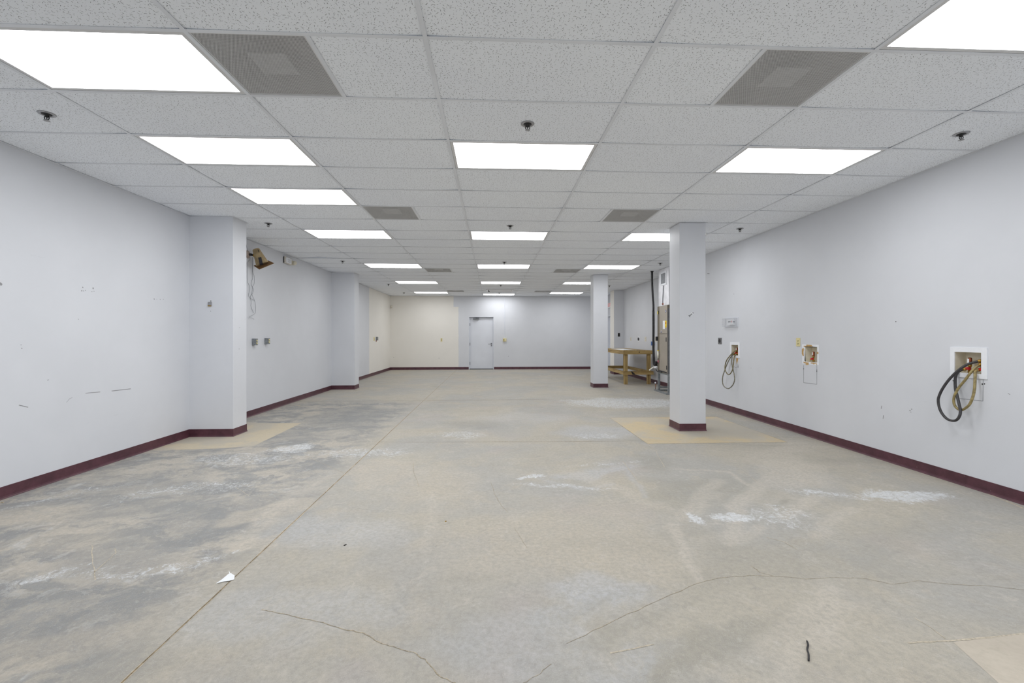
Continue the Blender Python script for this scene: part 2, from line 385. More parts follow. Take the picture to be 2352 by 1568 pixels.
# unseen shop window added behind the camera to bring in daylight
t = bpy.data.objects.new('added_window_1', None); COL.objects.link(t); t.location = (0, YN, 0); t['kind'] = 'structure'
m = MB(); wx0, wx1 = XR-7.5, XR-.5
for x in [wx0+k*(wx1-wx0)/4 for k in range(5)]: m.box(x-.03, x+.03, YN-.09, YN-.03, .12, 2.62, bev=.003)
for z in (.12, 2.57): m.box(wx0, wx1, YN-.085, YN-.035, z, z+.05)
m.build('added_window_frame', 'steel', t)
for k in range(4): bx('added_pane', 'added_pane', t, wx0+k*(wx1-wx0)/4+.03, wx0+(k+1)*(wx1-wx0)/4-.03, YN-.064, YN-.058, .17, 2.57)

# marks on the walls: scuffs, nail holes and pencilled cut lines (thin film of dirt on the paint)
def wall_marks(parent_name, x=None, y=None, spots=(), lines=(), mat='mark', sgn=1):
    m = MB(); e = .0009
    def P(u, z): return (x+e*sgn, u, z) if x is not None else (u, y+e*sgn, z)
    for u, z, r in spots:
        k = 7; m.face([P(u+r*(.7+.5*random.random())*math.cos(6.283*q/k), z+r*(.7+.5*random.random())*math.sin(6.283*q/k)) for q in range(k)])
    for pts, wd in lines:
        for (u0, z0), (u1, z1) in zip(pts, pts[1:]):
            L = math.hypot(u1-u0, z1-z0) or 1; nu, nz = -(z1-z0)/L*wd/2, (u1-u0)/L*wd/2
            m.face([P(u0-nu, z0-nz), P(u1-nu, z1-nz), P(u1+nu, z1+nz), P(u0+nu, z0+nz)])
    m.b.normal_update(); o = m.build('scuff_marks', mat, bpy.data.objects[parent_name]); return o
def LW(px, py): p = at(px, py, 'x', XL); return (p.y, p.z)
def RW(px, py, X=XR): p = at(px, py, 'x', X); return (p.y, p.z)
sp = [(*LW(a, b), r) for a, b, r in ((190, 658, .008), (188, 666, .007), (192, 666, .006), (196, 665, .004), (214, 660, .009), (211, 668, .006), (216, 667, .005),
      (354, 685, .009), (360, 686, .004), (368, 686, .007), (375, 686, .006), (2, 650, .012), (48, 790, .004), (50, 798, .005), (180, 731, .004), (746, 0, 0))if r]
wall_marks('wall_left', x=XL, spots=sp, mat='mark')
wall_marks('wall_left', x=XL, lines=[([LW(43, 928), LW(52, 930), LW(64, 933)], .006), ([LW(108, 871), LW(112, 870)], .006), ([LW(196, 901), LW(230, 898)], .006), ([LW(256, 896), LW(300, 891)], .007),
      ([LW(152, 922), LW(160, 913), LW(166, 911)], .003)], mat='mark')
pm = []
for a, b, r in ((550.5, 751, .006), (549, 800, .007), (534, 729, .004), (563, 733, .004), (534, 871, .003)):
    p = at(a, b, 'x', XB); pm.append((p.y, p.z, r))
wall_marks('wall_left', x=XB, spots=pm, mat='mark')
wall_marks('wall_left', y=5.935, spots=[(at(484.5, 690, 'y', 5.935).x, at(484.5, 690, 'y', 5.935).z, .007), (at(484, 713, 'y', 5.935).x, at(484, 713, 'y', 5.935).z, .004)], mat='markdark', sgn=-1)
wall_marks('wall_right', x=XR, lines=[([(3.517, .939), (3.519, .759), (3.60, .757), (3.715, .754)], .003), ([(5.651, .918), (5.651, .688), (5.53, .692), (5.414, .693), (5.414, .934)], .004),
      ([(7.22, .84), (7.21, .79), (7.28, .77), (7.33, .79)], .004)], mat='pencil', sgn=-1)
wall_marks('wall_right', x=XR, spots=[(3.758, .904, .006), (3.524, .899, .007), (3.507, .903, .006), (5.65, .87, .008), (5.414, .872, .008), (5.414, .855, .007), (7.20, .80, .008), (7.205, .78, .008), (7.19, .82, .007),
      (*RW(1686, 676), .006), (*RW(2058, 740), .006)], mat='markdark', sgn=-1)
wall_marks('wall_right', x=XR, spots=[(*RW(2090, 944), .008), (*RW(2094, 941), .006), (*RW(2092, 948), .005), (*RW(1725, 846), .006)], lines=[([RW(1625, 629), RW(1630, 629.3)], .012), ([RW(2025, 933), RW(2024, 940)], .008), ([RW(2029, 955), RW(2028, 963)], .008), ([RW(2315, 905), RW(2320, 908)], .004)], mat='mark', sgn=-1)
wall_marks('wall_far', y=YF, spots=[(at(a, b, 'y', YF).x, at(a, b, 'y', YF).z, .012) for a, b in ((904, 820), (1008, 822), (1168, 818))], mat='mark', sgn=-1)

# ------------------------------------------------------------------ vinyl base
def base_run(path, name, hgt=.1, th=.004, toe=.012, parent=None, flip=1):
    """cove profile swept along the plan path, room on the right of the walk"""
    prof = [(0, hgt), (th, hgt-.001), (th, .022), (th+.003, .010), (toe, .003), (toe, 0), (0, 0)]
    P = [Vector((*p, 0)) for p in path]; m = MB(); prev = None; closed = (P[0]-P[-1]).length < 1e-6
    Q = P[:-1] if closed else P; k = len(Q); rings = []
    for i, p in enumerate(Q):
        a = Q[i-1] if (i or closed) else None; b = Q[(i+1) % k] if (i < k-1 or closed) else None
        def nr(d): return Vector((d.y, -d.x, 0)).normalized()*flip
        n1 = nr(p-a) if a is not None else None; n2 = nr(b-p) if b is not None else None
        if n1 is None: o = n2
        elif n2 is None: o = n1
        else: o = (n1+n2)/(1+n1.dot(n2))
        rings.append([m.b.verts.new(p+o*u+Vector((0, 0, z))) for u, z in prof])
    n = len(prof)
    for i in range(k if closed else k-1):
        r0, r1 = rings[i], rings[(i+1) % k]
        for j in range(n): m.b.faces.new((r0[j], r0[(j+1) % n], r1[(j+1) % n], r1[j]))
    if not closed: m.b.faces.new(rings[0]); m.b.faces.new(rings[-1][::-1])
    return m.build(name, 'base', parent)
struct(base_run(left_path, 'baseboard_left'))
D2Y0, D2Y1 = 15.95, 16.95
struct(base_run(right_path[1:] if False else [(XF, D2Y0), (XF, 15.37), (4.15, 15.37), (4.15, 14.9), (XF, 14.9), (XF, 8.95), (XR, 8.95), (XR, YN)], 'baseboard_right'))
struct(base_run([(XL, YF), (DX0-.008, YF)], 'baseboard_far')); struct(base_run([(DX1+.008, YF), (XF, YF)], 'baseboard_back'))

# ------------------------------------------------------------------ floor, with infill patches, saw cuts and cracks
# where the stains lie: smooth masks on a 2.5 cm grid of the slab, broken up by noise in the material
import numpy as np
rng = np.random.default_rng(5)
GX0, GX1, GY0, GY1 = XL-.35, XF+.6, 1.5, 10.5
NX, NY = int((GX1-GX0)/.025), int((GY1-GY0)/.025)
gx, gy = np.meshgrid(np.linspace(GX0, GX1, NX+1), np.linspace(GY0, GY1, NY+1))
def vnoise(x, y, sc):
    t = rng.random((512, 512)); out = 0; am = .5
    for k in range(5):
        u, v = x*sc+40+k*7, y*sc+40+k*3; iu, iv = np.floor(u).astype(int), np.floor(v).astype(int); fu, fv = u-iu, v-iv; fu = fu*fu*(3-2*fu); fv = fv*fv*(3-2*fv)
        g = lambda a, b: t[(iu+a) % 512, (iv+b) % 512]
        out = out+am*((g(0, 0)*(1-fu)+g(1, 0)*fu)*(1-fv)+(g(0, 1)*(1-fu)+g(1, 1)*fu)*fv-.5); am *= .6; sc *= 2
    return out
wx, wy = vnoise(gx, gy, 2.2), vnoise(gx, gy, 2.2)
bxx, byy = gx+wx*.45, gy+wy*.45; sxx, syy = gx+wx*.14, gy+wy*.14
LAY = {k: np.zeros_like(gx) for k in 'WDGTKL'}
W, D, G, T, DK, LT = 'WDGTKL'
def sst(v, a, b): t = np.clip((v-a)/(b-a), 0, 1); return t*t*(3-2*t)
def blob(px, py, rx, ry, ang, k, amt, lo=.45, hi=1.1, scr=None):
    cx, cy = fl(px, py); a = math.radians(ang); dx, dy = bxx-cx, byy-cy
    d = np.hypot((dx*math.cos(a)+dy*math.sin(a))/rx, (dy*math.cos(a)-dx*math.sin(a))/ry); LAY[k] = np.maximum(LAY[k], (1-sst(d, lo, hi))*amt)
def sweep(pts, wd, k, amt):
    P = [fl(*q) for q in pts]; best = None
    for (ax, ay), (bx_, by_) in zip(P, P[1:]):
        ux, uy = bx_-ax, by_-ay; h = np.clip(((sxx-ax)*ux+(syy-ay)*uy)/(ux*ux+uy*uy), 0, 1); d = np.hypot(sxx-ax-ux*h, syy-ay-uy*h); best = d if best is None else np.minimum(best, d)
    LAY[k] = np.maximum(LAY[k], (1-sst(best, wd*.3, wd))*amt)
blob(800, 955, .75, 1.3, 10, D, .75); blob(640, 1000, .7, .6, 0, D, .5); blob(330, 1130, 1.0, .5, -20, D, .55)
blob(520, 1180, .7, .45, 20, D, .6); blob(230, 1290, .45, .35, 0, D, .55); blob(170, 1420, .5, .25, 10, D, .45)
blob(300, 1500, .35, .2, 0, D, .45)
blob(560, 1260, .22, .16, 0, T, .65, .7, 1.); blob(620, 1180, .35, .2, 30, T, .65, .7, 1.); blob(180, 1470, .4, .15, 0, T, .55, .6, 1.)
blob(880, 1085, .35, .45, 0, T, .65, .75, 1.); blob(700, 950, .22, .4, 0, T, .6, .7, 1.)
blob(655, 1030, .3, .2, 0, W, .8, .4, 1.1, (.40, .60)); blob(560, 1050, .8, .3, 0, W, .5, .4, 1.1, (.42, .62))
blob(470, 1120, .8, .2, 10, W, .45, .4, 1.1, (.45, .62)); blob(340, 1310, .5, .08, 25, W, .55, .4, 1.1, (.42, .6)); blob(60, 1340, .3, .1, 20, W, .6, .4, 1.1, (.42, .6))
blob(820, 1040, .8, .3, 0, W, .55, .4, 1.1, (.44, .6)); blob(130, 1140, .7, .12, 60, W, .4, .4, 1.1, (.42, .6))
blob(1440, 925, 1.6, .9, 0, W, .8, .5, 1.1, (.42, .62)); blob(1390, 990, .75, .5, 0, G, .7, .6, 1.1); blob(1360, 1000, .5, .3, 0, W, .5, .4, 1.1, (.46, .6))
blob(1060, 1000, .6, .3, 0, W, .55, .4, 1.1, (.44, .62)); blob(1090, 975, .6, .4, 0, D, .45); blob(1200, 960, .9, .6, 0, G, .45)
blob(1235, 1095, .13, .05, 0, W, .95, .6, 1.1); blob(1290, 1118, .5, .09, -10, W, .6, .4, 1.1, (.38, .58)); blob(1370, 1080, .55, .16, 25, G, .75, .5, 1.1); blob(1390, 1060, .6, .08, 10, W, .45, .4, 1.1, (.40, .6))
blob(1640, 1010, 1.5, .08, 0, DK, .4)
blob(1700, 1190, .24, .13, -15, W, 1., .5, 1.2, (.45, .52)); blob(1575, 1195, .11, .11, -20, W, 1., .5, 1.2, (.46, .54)); blob(1800, 1190, .35, .18, 0, W, .5, .3, 1.1, (.50, .58))
blob(2060, 1135, .45, .17, -8, W, 1., .5, 1.2, (.46, .55)); blob(1900, 1130, .4, .13, 0, W, .6, .3, 1.1, (.48, .58))
blob(1390, 1360, .3, .14, 20, G, .85, .55, 1.1); blob(1300, 1430, .3, .08, 25, G, .55, .5, 1.1); blob(1440, 1500, .24, .1, 10, G, .55); blob(1450, 1420, .6, .04, 24, DK, .4)
blob(760, 1230, .5, .35, 0, G, .55); blob(700, 1400, .6, .22, 0, G, .5); blob(1180, 1500, .5, .25, 0, G, .4)
blob(1600, 1500, .9, .14, 15, DK, .6); blob(1620, 1130, .9, .4, 20, DK, .6, .3, 1.1, (.36, .6)); blob(1800, 1310, .9, .35, 10, DK, .4); blob(1930, 1260, 1.2, .25, 25, DK, .35, .3, 1.1, (.36, .6))
blob(1560, 1230, .35, .2, 0, DK, .45, .3, 1.); blob(1430, 1250, .5, .12, -10, DK, .35); blob(1080, 1330, .4, .06, 10, DK, .3); blob(1950, 1060, .9, .14, -5, DK, .35, .3, 1.1); blob(1500, 1060, .35, .35, 0, DK, .5, .5, 1.)
sweep([(1800, 1072), (1750, 1116), (1700, 1165), (1690, 1240)], .10, LT, .6); sweep([(1560, 1078), (1670, 1085), (1723, 1116)], .03, LT, .6); sweep([(1652, 1105), (1598, 1160), (1552, 1190)], .09, LT, .5)
sweep([(1542, 1205), (1576, 1290), (1607, 1335)], .05, LT, .6); sweep([(1878, 1140), (1805, 1190)], .07, LT, .55); sweep([(1685, 1255), (1760, 1215)], .06, LT, .5); sweep([(1955, 1165), (1866, 1228)], .06, LT, .5)
sweep([(1940, 1365), (1830, 1425), (1750, 1505)], .07, LT, .5); sweep([(735, 1098), (630, 1170), (540, 1262)], .12, LT, .4); sweep([(1400, 1110), (1330, 1125), (1240, 1098)], .05, G, .5)
sweep([(1785, 1170), (1812, 1150)], .03, DK, .8); sweep([(1870, 1460), (1745, 1505)], .025, DK, .5); sweep([(1500, 1345), (1390, 1375), (1290, 1430)], .05, DK, .45); sweep([(1640, 1020), (1800, 1026), (1900, 1022)], .05, DK, .4)
sweep([(700, 1180), (640, 1230), (560, 1270)], .05, D, .5); sweep([(470, 1290), (350, 1330), (180, 1400)], .08, D, .4); sweep([(1480, 1140), (1440, 1075), (1400, 1065)], .04, G, .5); sweep([(1000, 1130), (960, 1260)], .06, LT, .3)
blob(1810, 1040, .22, .9, -58, LT, .5); blob(1820, 1080, .3, 1.0, -40, LT, .6, .4, 1.)
blob(1620, 1160, .08, .5, -60, LT, .5); blob(1400, 1120, .12, .9, 25, LT, .4)
blob(1900, 1480, .10, .75, -50, LT, .55); blob(1250, 1250, 1.2, .6, 0, T, .5)
blob(1010, 1110, .5, .7, 0, T, .5); blob(100, 1180, .6, .3, 0, T, .5); blob(120, 1240, .4, .2, 0, T, .5)
a_st = np.stack([LAY['W'], LAY['D'], LAY['G'], np.ones_like(gx)], -1).reshape(-1, 4); b_st = np.stack([LAY['T'], LAY['K'], LAY['L'], np.ones_like(gx)], -1).reshape(-1, 4)
m = MB()
gv = [m.b.verts.new((x, y, 0)) for x, y in zip(gx.ravel().tolist(), gy.ravel().tolist())]
for j in range(NY):
    for i in range(NX): q = j*(NX+1)+i; m.b.faces.new((gv[q], gv[q+1], gv[q+NX+2], gv[q+NX+1]))
for q0, q1 in ((YN-.14, GY0), (GY1, YF+.6)): m.face([(GX0, q0, 0), (GX1, q0, 0), (GX1, q1, 0), (GX0, q1, 0)])
m.mi = 1; m.face([(1.88, 5.28, .0005), (3.62, 5.28, .0005), (3.62, 7.0, .0005), (1.88, 7.0, .0005)])
m.mi = 2; m.face([(XL, 5.25, .0005), (-3.2, 5.30, .0005), (-2.83, 5.40, .0005), (-2.86, 6.80, .0005), (XL, 6.85, .0005)])
m.mi = 3; a, b, c_ = at(2188, 1476, 'z', 0), at(2352, 1457, 'z', 0), at(2290, 1568, 'z', 0)
m.face([(p.x, p.y, .0005) for p in (a, a+(b-a)*1.6, a+(b-a)*1.6+(c_-a)*3, a+(c_-a)*3)])
def strip(pts, wd, z=.0009, jit=.0, sub=1):
    Q = []
    for p, q in zip(pts, pts[1:]):
        for k in range(sub): t = k/sub; Q.append((p[0]+(q[0]-p[0])*t+random.uniform(-jit, jit)*(k > 0), p[1]+(q[1]-p[1])*t+random.uniform(-jit, jit)*(k > 0)))
    Q.append(pts[-1]); L_ = []
    for i, p in enumerate(Q):
        a, b = Q[max(i-1, 0)], Q[min(i+1, len(Q)-1)]; d = Vector((b[0]-a[0], b[1]-a[1])).normalized(); n = Vector((-d.y, d.x))*wd/2*random.uniform(.55, 1.3)
        L_.append((m.b.verts.new((p[0]+n.x, p[1]+n.y, z)), m.b.verts.new((p[0]-n.x, p[1]-n.y, z))))
    for (a, b), (c, d) in zip(L_, L_[1:]): f = m.b.faces.new((a, b, d, c)); f.material_index = m.mi
m.mi = 6; strip([(-1.396, 1.), (-1.383, 9), (-1.36, YF)], .014, .0007, .002, 60)
m.mi = 4; strip([(-1.396, 1.), (-1.383, 9), (-1.36, YF)], .0065, .0011, .001, 120)
strip([(XL, 9.05), (XF, 9.08)], .009, .0011, .001, 40)
m.mi = 5
for w_, pts in ((.0042, [(600, 1399), (640, 1407), (690, 1419), (740, 1428), (790, 1445), (832, 1452), (870, 1474), (910, 1487), (955, 1500), (985, 1525), (1010, 1553), (1045, 1568)]),
                (.0022, [(1300, 1478), (1400, 1430), (1500, 1384), (1600, 1340), (1650, 1328), (1720, 1322), (1790, 1325), (1850, 1331), (1920, 1327), (1990, 1330), (2050, 1343), (2110, 1335), (2180, 1343), (2280, 1348), (2352, 1357)]),
                (.003, [(1725, 1300), (1745, 1316), (1775, 1323)]), (.003, [(948, 1063), (950, 1085), (956, 1100), (963, 1118)]), (.0025, [(1127, 1107), (1135, 1135), (1150, 1160), (1165, 1175)]),
                (.0018, [(1180, 1210), (1195, 1235), (1210, 1260)]), (.0025, [(1200, 1568), (1235, 1550), (1265, 1525)]), (.006, [(860, 1014), (1000, 1015), (1150, 1014), (1300, 1014), (1520, 1013)]), (.005, [(1620, 957), (1700, 957), (1790, 958)])):
    strip([fl(*p) for p in pts], w_, .0010, .004, 5)
m.mi = 6
for w_, pts in ((.004, [(541, 1118), (552, 1124), (571, 1138)]), (.005, [(216, 1312), (250, 1282), (266, 1266), (262, 1258)]), (.005, [(1430, 1060), (1450, 1085), (1468, 1110)]), (.005, [(1506, 1035), (1512, 1050), (1526, 1073)]), (.006, [(1500, 1480), (1400, 1500)]),
                (.006, [(1760, 1235), (1800, 1245), (1830, 1262)]), (.005, [(2100, 1420), (2140, 1445), (2170, 1468)]), (.009, [(2085, 1478), (2150, 1474), (2240, 1468), (2352, 1457)]), (.006, [(1488, 1020), (1498, 1030)]), (.003, [(700, 1045), (790, 1085)]),
                (.005, [(210, 1250), (212, 1280), (218, 1330)]), (.003, [(1650, 1080), (1700, 1082), (1720, 1092), (1740, 1110)]), (.02, [(2352, 1170), (2280, 1140), (2200, 1108), (2080, 1072), (1900, 1016), (1760, 975)])):
    strip([fl(*p) for p in pts], w_, .0008, .003, 4)
m.mi = 5
for q in ([(1.88, 5.28), (3.62, 5.28)], [(1.88, 5.28), (1.88, 7.0)], [(1.88, 7.), (3.62, 7.)], [(3.62, 7.), (3.62, 5.28)]): strip(q, .008, .0010, .001, 12)
m.mi = 7
for w_, pts in ((.05, [(1090, 911), (1108, 911)]), (.05, [(668, 929), (690, 930)]), (.03, [(0, 1152), (5, 1152)])): strip([fl(*p) for p in pts], w_, .0012, .006, 5)
struct(m.build('floor', ['floor', 'patch', 'patchl', 'patchf', 'joint', 'crack', 'cracklight', 'patch'], fixn=False))
me_ = bpy.data.objects['floor'].data
for nm, arr in (('stain_a', a_st), ('stain_b', b_st)):
    full = np.zeros((len(me_.vertices), 4), dtype=np.float32); full[:len(arr)] = arr; full[:, 3] = 1
    me_.attributes.new(nm, 'FLOAT_COLOR', 'POINT').data.foreach_set('color', full.ravel())

# ------------------------------------------------------------------ ceiling
TX, TY, CW, CR = -.3465, 2.3303, 1.2192, .6096
tx = lambda k: TX+k*CW
ty = lambda k: TY+k*CR
LIGHTS = [(-2, r) for r in (-8, 0, 2, 4, 7, 12, 17, 22)] + [(0, r) for r in (-8, -3, 2, 7, 12, 17, 23)] + [(2, r) for r in (-9, -5, -1, 2, 7, 12, 17, 22)]  # lights behind the camera are unseen, added to brighten the room
LIGHTS = [(c, r) for c, r in LIGHTS if ty(r) > YN]
VENTS = [(-1., 0), (1.5, 0), (-1., 5), (1.5, 5), (-1., 13), (1.5, 13), (-1., 21), (1.5, 21)]
m = MB(); NU, NV = 10, 6
def tile(x0, x1, y0, y1, lift=.0035, corner=None):
    x0 = max(x0, XL+.001); x1 = min(x1, XF-.001); y0 = max(y0, YN+.001); y1 = min(y1, YF-.001)
    if x1-x0 < .03 or y1-y0 < .03: return
    g = [.003, .003, .003, .003]; sx = random.uniform(.4, 1.6); sy = random.uniform(.3, 1.5); grid = []
    for j in range(NV+1):
        row = []
        for i in range(NU+1):
            u, v = i/NU, j/NV; a = abs(2*u-1); b = abs(2*v-1)
            z = H+.0022 + lift*sx*(a**5)*(.4+.6*b) + lift*.5*sy*(b**6)*a**3
            if corner: z += corner(u, v)
            row.append(m.b.verts.new((x0+.003+(x1-x0-.006)*u, y0+.003+(y1-y0-.006)*v, z)))
        grid.append(row)
    for j in range(NV):
        for i in range(NU):
            f = m.b.faces.new((grid[j][i], grid[j+1][i], grid[j+1][i+1], grid[j][i+1])); f.smooth = True; f.material_index = 0
occ = set(LIGHTS)
rows = range(math.floor((YN-TY)/CR), 25)
for k in range(-3, 4):
    for r in rows:
        if (k, r) in occ: continue
        if k == 0 and r == 20: pass
        if (-1., r) in VENTS and k == -1: tile(tx(-.5), tx(0), ty(r), ty(r+1)); continue
        if (1.5, r) in VENTS and k == 1: tile(tx(1), tx(1.5), ty(r), ty(r+1)); continue
        if k == -3 and r == 10: tile(tx(k), tx(k+1), ty(r), ty(r+1), corner=lambda u, v: .030*math.exp(-((u-.42)/.24)**2)*v**4); continue
        tile(tx(k), tx(k+1), ty(r), ty(r+1))
struct(m.build('ceiling', 'tile', fixn=False))
m = MB(); T0, WB = .0238, .0016
def tee_y(x, y0, y1): m.box(x-T0/2, x+T0/2, y0, y1, H-.0006, H+.0009); m.box(x-WB, x+WB, y0, y1, H+.0009, H+.036)
def tee_x(y, x0, x1): m.box(x0, x1, y-T0/2, y+T0/2, H-.0002, H+.0011); m.box(x0, x1, y-WB, y+WB, H+.0011, H+.030)
for k in range(-2, 4): tee_y(tx(k), YN, YF)
for r in rows:
    if YN < ty(r) < YF:
        for k in range(-3, 4): tee_x(ty(r), max(tx(k), XL)+T0/2, min(tx(k+1), XF)-T0/2)
for vx, vr in VENTS: 
    x_ = tx(-.5) if vx < 0 else tx(1.5)
    tee_y(x_, ty(vr)+T0/2, ty(vr+1)-T0/2)
tee_y(tx(2.5), ty(11)+.012, ty(12)-.012)
tag(m.build('trim_1', 'tee'), kind='structure')
# wall angle round the room
m = MB()
def angle(path, flip=1):
    prof = [(0, H+.02), (.0012, H+.02), (.0012, H), (.022, H), (.022, H-.0012), (0, H-.0012)]
    P = [Vector((*p, 0)) for p in path]; closed = (P[0]-P[-1]).length < 1e-6; Q = P[:-1] if closed else P; k = len(Q); R = []
    for i, p in enumerate(Q):
        a = Q[i-1] if (i or closed) else None; b = Q[(i+1) % k] if (i < k-1 or closed) else None
        nr = lambda d: Vector((d.y, -d.x, 0)).normalized()*flip
        n1 = nr(p-a) if a is not None else None; n2 = nr(b-p) if b is not None else None
        o = n2 if n1 is None else n1 if n2 is None else (n1+n2)/(1+n1.dot(n2))
        R.append([m.b.verts.new(p+o*u+Vector((0, 0, z))) for u, z in prof])
    for i in range(k if closed else k-1):
        for j in range(6): m.b.faces.new((R[i][j], R[i][(j+1) % 6], R[(i+1) % k][(j+1) % 6], R[(i+1) % k][j]))
angle(left_path); angle(right_path); angle([(XL, YF), (XF, YF)])
tag(m.build('trim_2', 'tee'), kind='structure')
m = MB(); ax0, ax1, ay0, ay1, az = XL-.35, XF+.6, YN-.14, YF+.6, H+.6       # unseen black shell added to keep sky light from leaking in
m.box(ax0, ax1, ay0, ay1, az, az+.1); m.box(ax0-.1, ax0, ay0, ay1, 0, az); m.box(ax1, ax1+.1, ay0, ay1, 0, az); m.box(ax0, ax1, ay1, ay1+.1, 0, az); m.box(ax0, ax1, ay0-.1, ay0, H+.02, az); m.box(ax0, XL-.13, ay0-.1, ay0, 0, H+.02); m.box(XR+.13, ax1, ay0-.1, ay0, 0, H+.02)
struct(m.build('light_block_shell', 'dark'))

# ------------------------------------------------------------------ troffers
NTH = ['nearest', 'second', 'third', 'fourth', 'fifth', 'sixth', 'seventh', 'eighth', 'ninth']
def make_light():
    t = thing('ceiling_light', (0, 0, H), 'x', 'ceiling light', 'recessed fluorescent ceiling lights')
    a, b, f = CW/2-.013, CR/2-.013, .024
    m = MB()
    for q in ((-a, a, -b, -b+f), (-a, a, b-f, b), (-a, -a+f, -b+f, b-f), (a-f, a, -b+f, b-f)): m.box(q[0], q[1], q[2], q[3], H+.0012, H+.012, bev=.0015)
    m.build('frame', 'fixture', t)
    m = MB(); m.face([(-a+f-.002, -b+f-.002, H+.006), (a-f+.002, -b+f-.002, H+.006), (a-f+.002, b-f+.002, H+.006), (-a+f-.002, b-f+.002, H+.006)][::-1]); m.build('diffuser', 'lens', t, fixn=False)
    m = MB(); m.box(-a, a, -b, b, H+.1, H+.102); m.box(-a, a, -b, -b+.002, H+.012, H+.1); m.box(-a, a, b-.002, b, H+.012, H+.1); m.box(-a, -a+.002, -b, b, H+.012, H+.1); m.box(a-.002, a, -b, b, H+.012, H+.1)
    m.build('housing', 'fixture', t); return t
proto = make_light(); used = False
def where(c, r):
    row = {-2: 'left', 0: 'middle', 2: 'right'}[c]; vis = [q for cc, q in LIGHTS if cc == c and ty(q+1) > 2.05]
    if r not in vis: return 'added unseen glowing troffer in the %s row behind the camera, %s from the camera' % (row, NTH[[q for cc, q in LIGHTS if cc == c and q < vis[0]][::-1].index(r)])
    i = vis.index(r); 
    if r == vis[-1]: return 'glowing white troffer in the %s row, farthest one against the far wall' % row
    if i == 0: return {'left': 'large glowing white troffer at upper left, beside the perforated vent', 'middle': 'glowing white troffer in the middle row, nearest the camera, behind a sprinkler', 'right': 'glowing white troffer cut off by the top right corner of the photo'}[row]
    return 'glowing white troffer in the %s row, %s from the camera' % (row, NTH[i])
for c, r in LIGHTS:
    loc = (tx(c)+CW/2, ty(r)+CR/2, H)
    if not used: proto.location = loc; proto['label'] = where(c, r); used = True
    else: dup(proto, loc, where(c, r))

# ------------------------------------------------------------------ perforated vents
def make_vent():
    t = thing('ceiling_vent', (0, 0, H), 'x', 'ceiling vent', 'perforated ceiling vents'); a = CR/2-.013
    m = MB()
    for q in ((-a, a, -a, -a+.006), (-a, a, a-.006, a), (-a, -a+.006, -a+.006, a-.006), (a-.006, a, -a+.006, a-.006)): m.box(*q, H+.0012, H+.01)
    m.build('frame', 'fixture', t)
    m = MB(); m.face([(-a+.004, -a+.004, H+.004), (-a+.004, a-.004, H+.004), (a-.004, a-.004, H+.004), (a-.004, -a+.004, H+.004)]); m.build('perforated_face', 'perf', t, fixn=False)
    m = MB(); h = .09
    for s1, s2 in (((-a, -a), (a, -a)), ((a, -a), (a, a)), ((a, a), (-a, a)), ((-a, a), (-a, -a))):
        m.face([(s1[0], s1[1], H+.01), (s2[0], s2[1], H+.01), (s2[0]*.45, s2[1]*.45, H+h), (s1[0]*.45, s1[1]*.45, H+h)])
    m.face([(x*a*.45, y*a*.45, H+h) for x, y in ((-1, -1), (1, -1), (1, 1), (-1, 1))])
    m.build('back_pan', 'plenum', t)
    m = MB(); m.box(-.105, .105, -.10, .10, H+.022, H+.03, bev=.003); m.build('deflector_plate', 'neck', t); return t
vp = make_vent(); used = False
VL = ['large dark perforated vent at upper left, touching the big light', 'large dark perforated vent at upper right, left of the corner light', 'dark square vent left of centre, beside the third light of the left row',
      'dark square vent right of centre, just left of the front column top', 'small dark vent far back left, behind the fifth row of lights', 'small dark vent far back right, left of the back column top',
      'tiny dark vent at the far left, near the cream painted wall', 'tiny dark vent at the far right, near the back wall']
for (vx, vr), lb in zip(VENTS, VL):
    loc = (tx(vx)+CR/2, ty(vr)+CR/2, H)
    if not used: vp.location = loc; vp['label'] = lb; used = True
    else: dup(vp, loc, lb)

# ------------------------------------------------------------------ sprinklers
def make_sprk():
    t = thing('fire_sprinkler', (0, 0, H), 'x', 'sprinkler', 'fire sprinklers')
    m = MB(); m.lathe([(.0, -.0005), (.030, -.0005), (.031, -.004), (.046, -.0045), (.048, -.002), (.050, 0)][::-1], (0, 0, H), seg=28); m.build('escutcheon', 'chrome', t)
    m = MB(); m.lathe([(.027, .0), (.027, -.0055), (.018, -.0065), (.010, -.012), (.010, -.022), (.005, -.024)], (0, 0, H), seg=18)
    for s_ in (-1, 1): m.tube([(s_*.010, 0, H-.012), (s_*.016, 0, H-.024), (s_*.013, 0, H-.036), (s_*.003, 0, H-.044)], .003, 6)
    m.lathe([(.003, -.024), (.003, -.044)], (0, 0, H), seg=8); m.build('body', 'chrome_dark', t)
    m = MB(); m.lathe([(.004, -.042), (.006, -.0445), (.018, -.0465), (.0185, -.048), (.004, -.049)], (0, 0, H), seg=18); m.build('deflector', 'chrome', t); return t
spr = make_sprk(); used = False
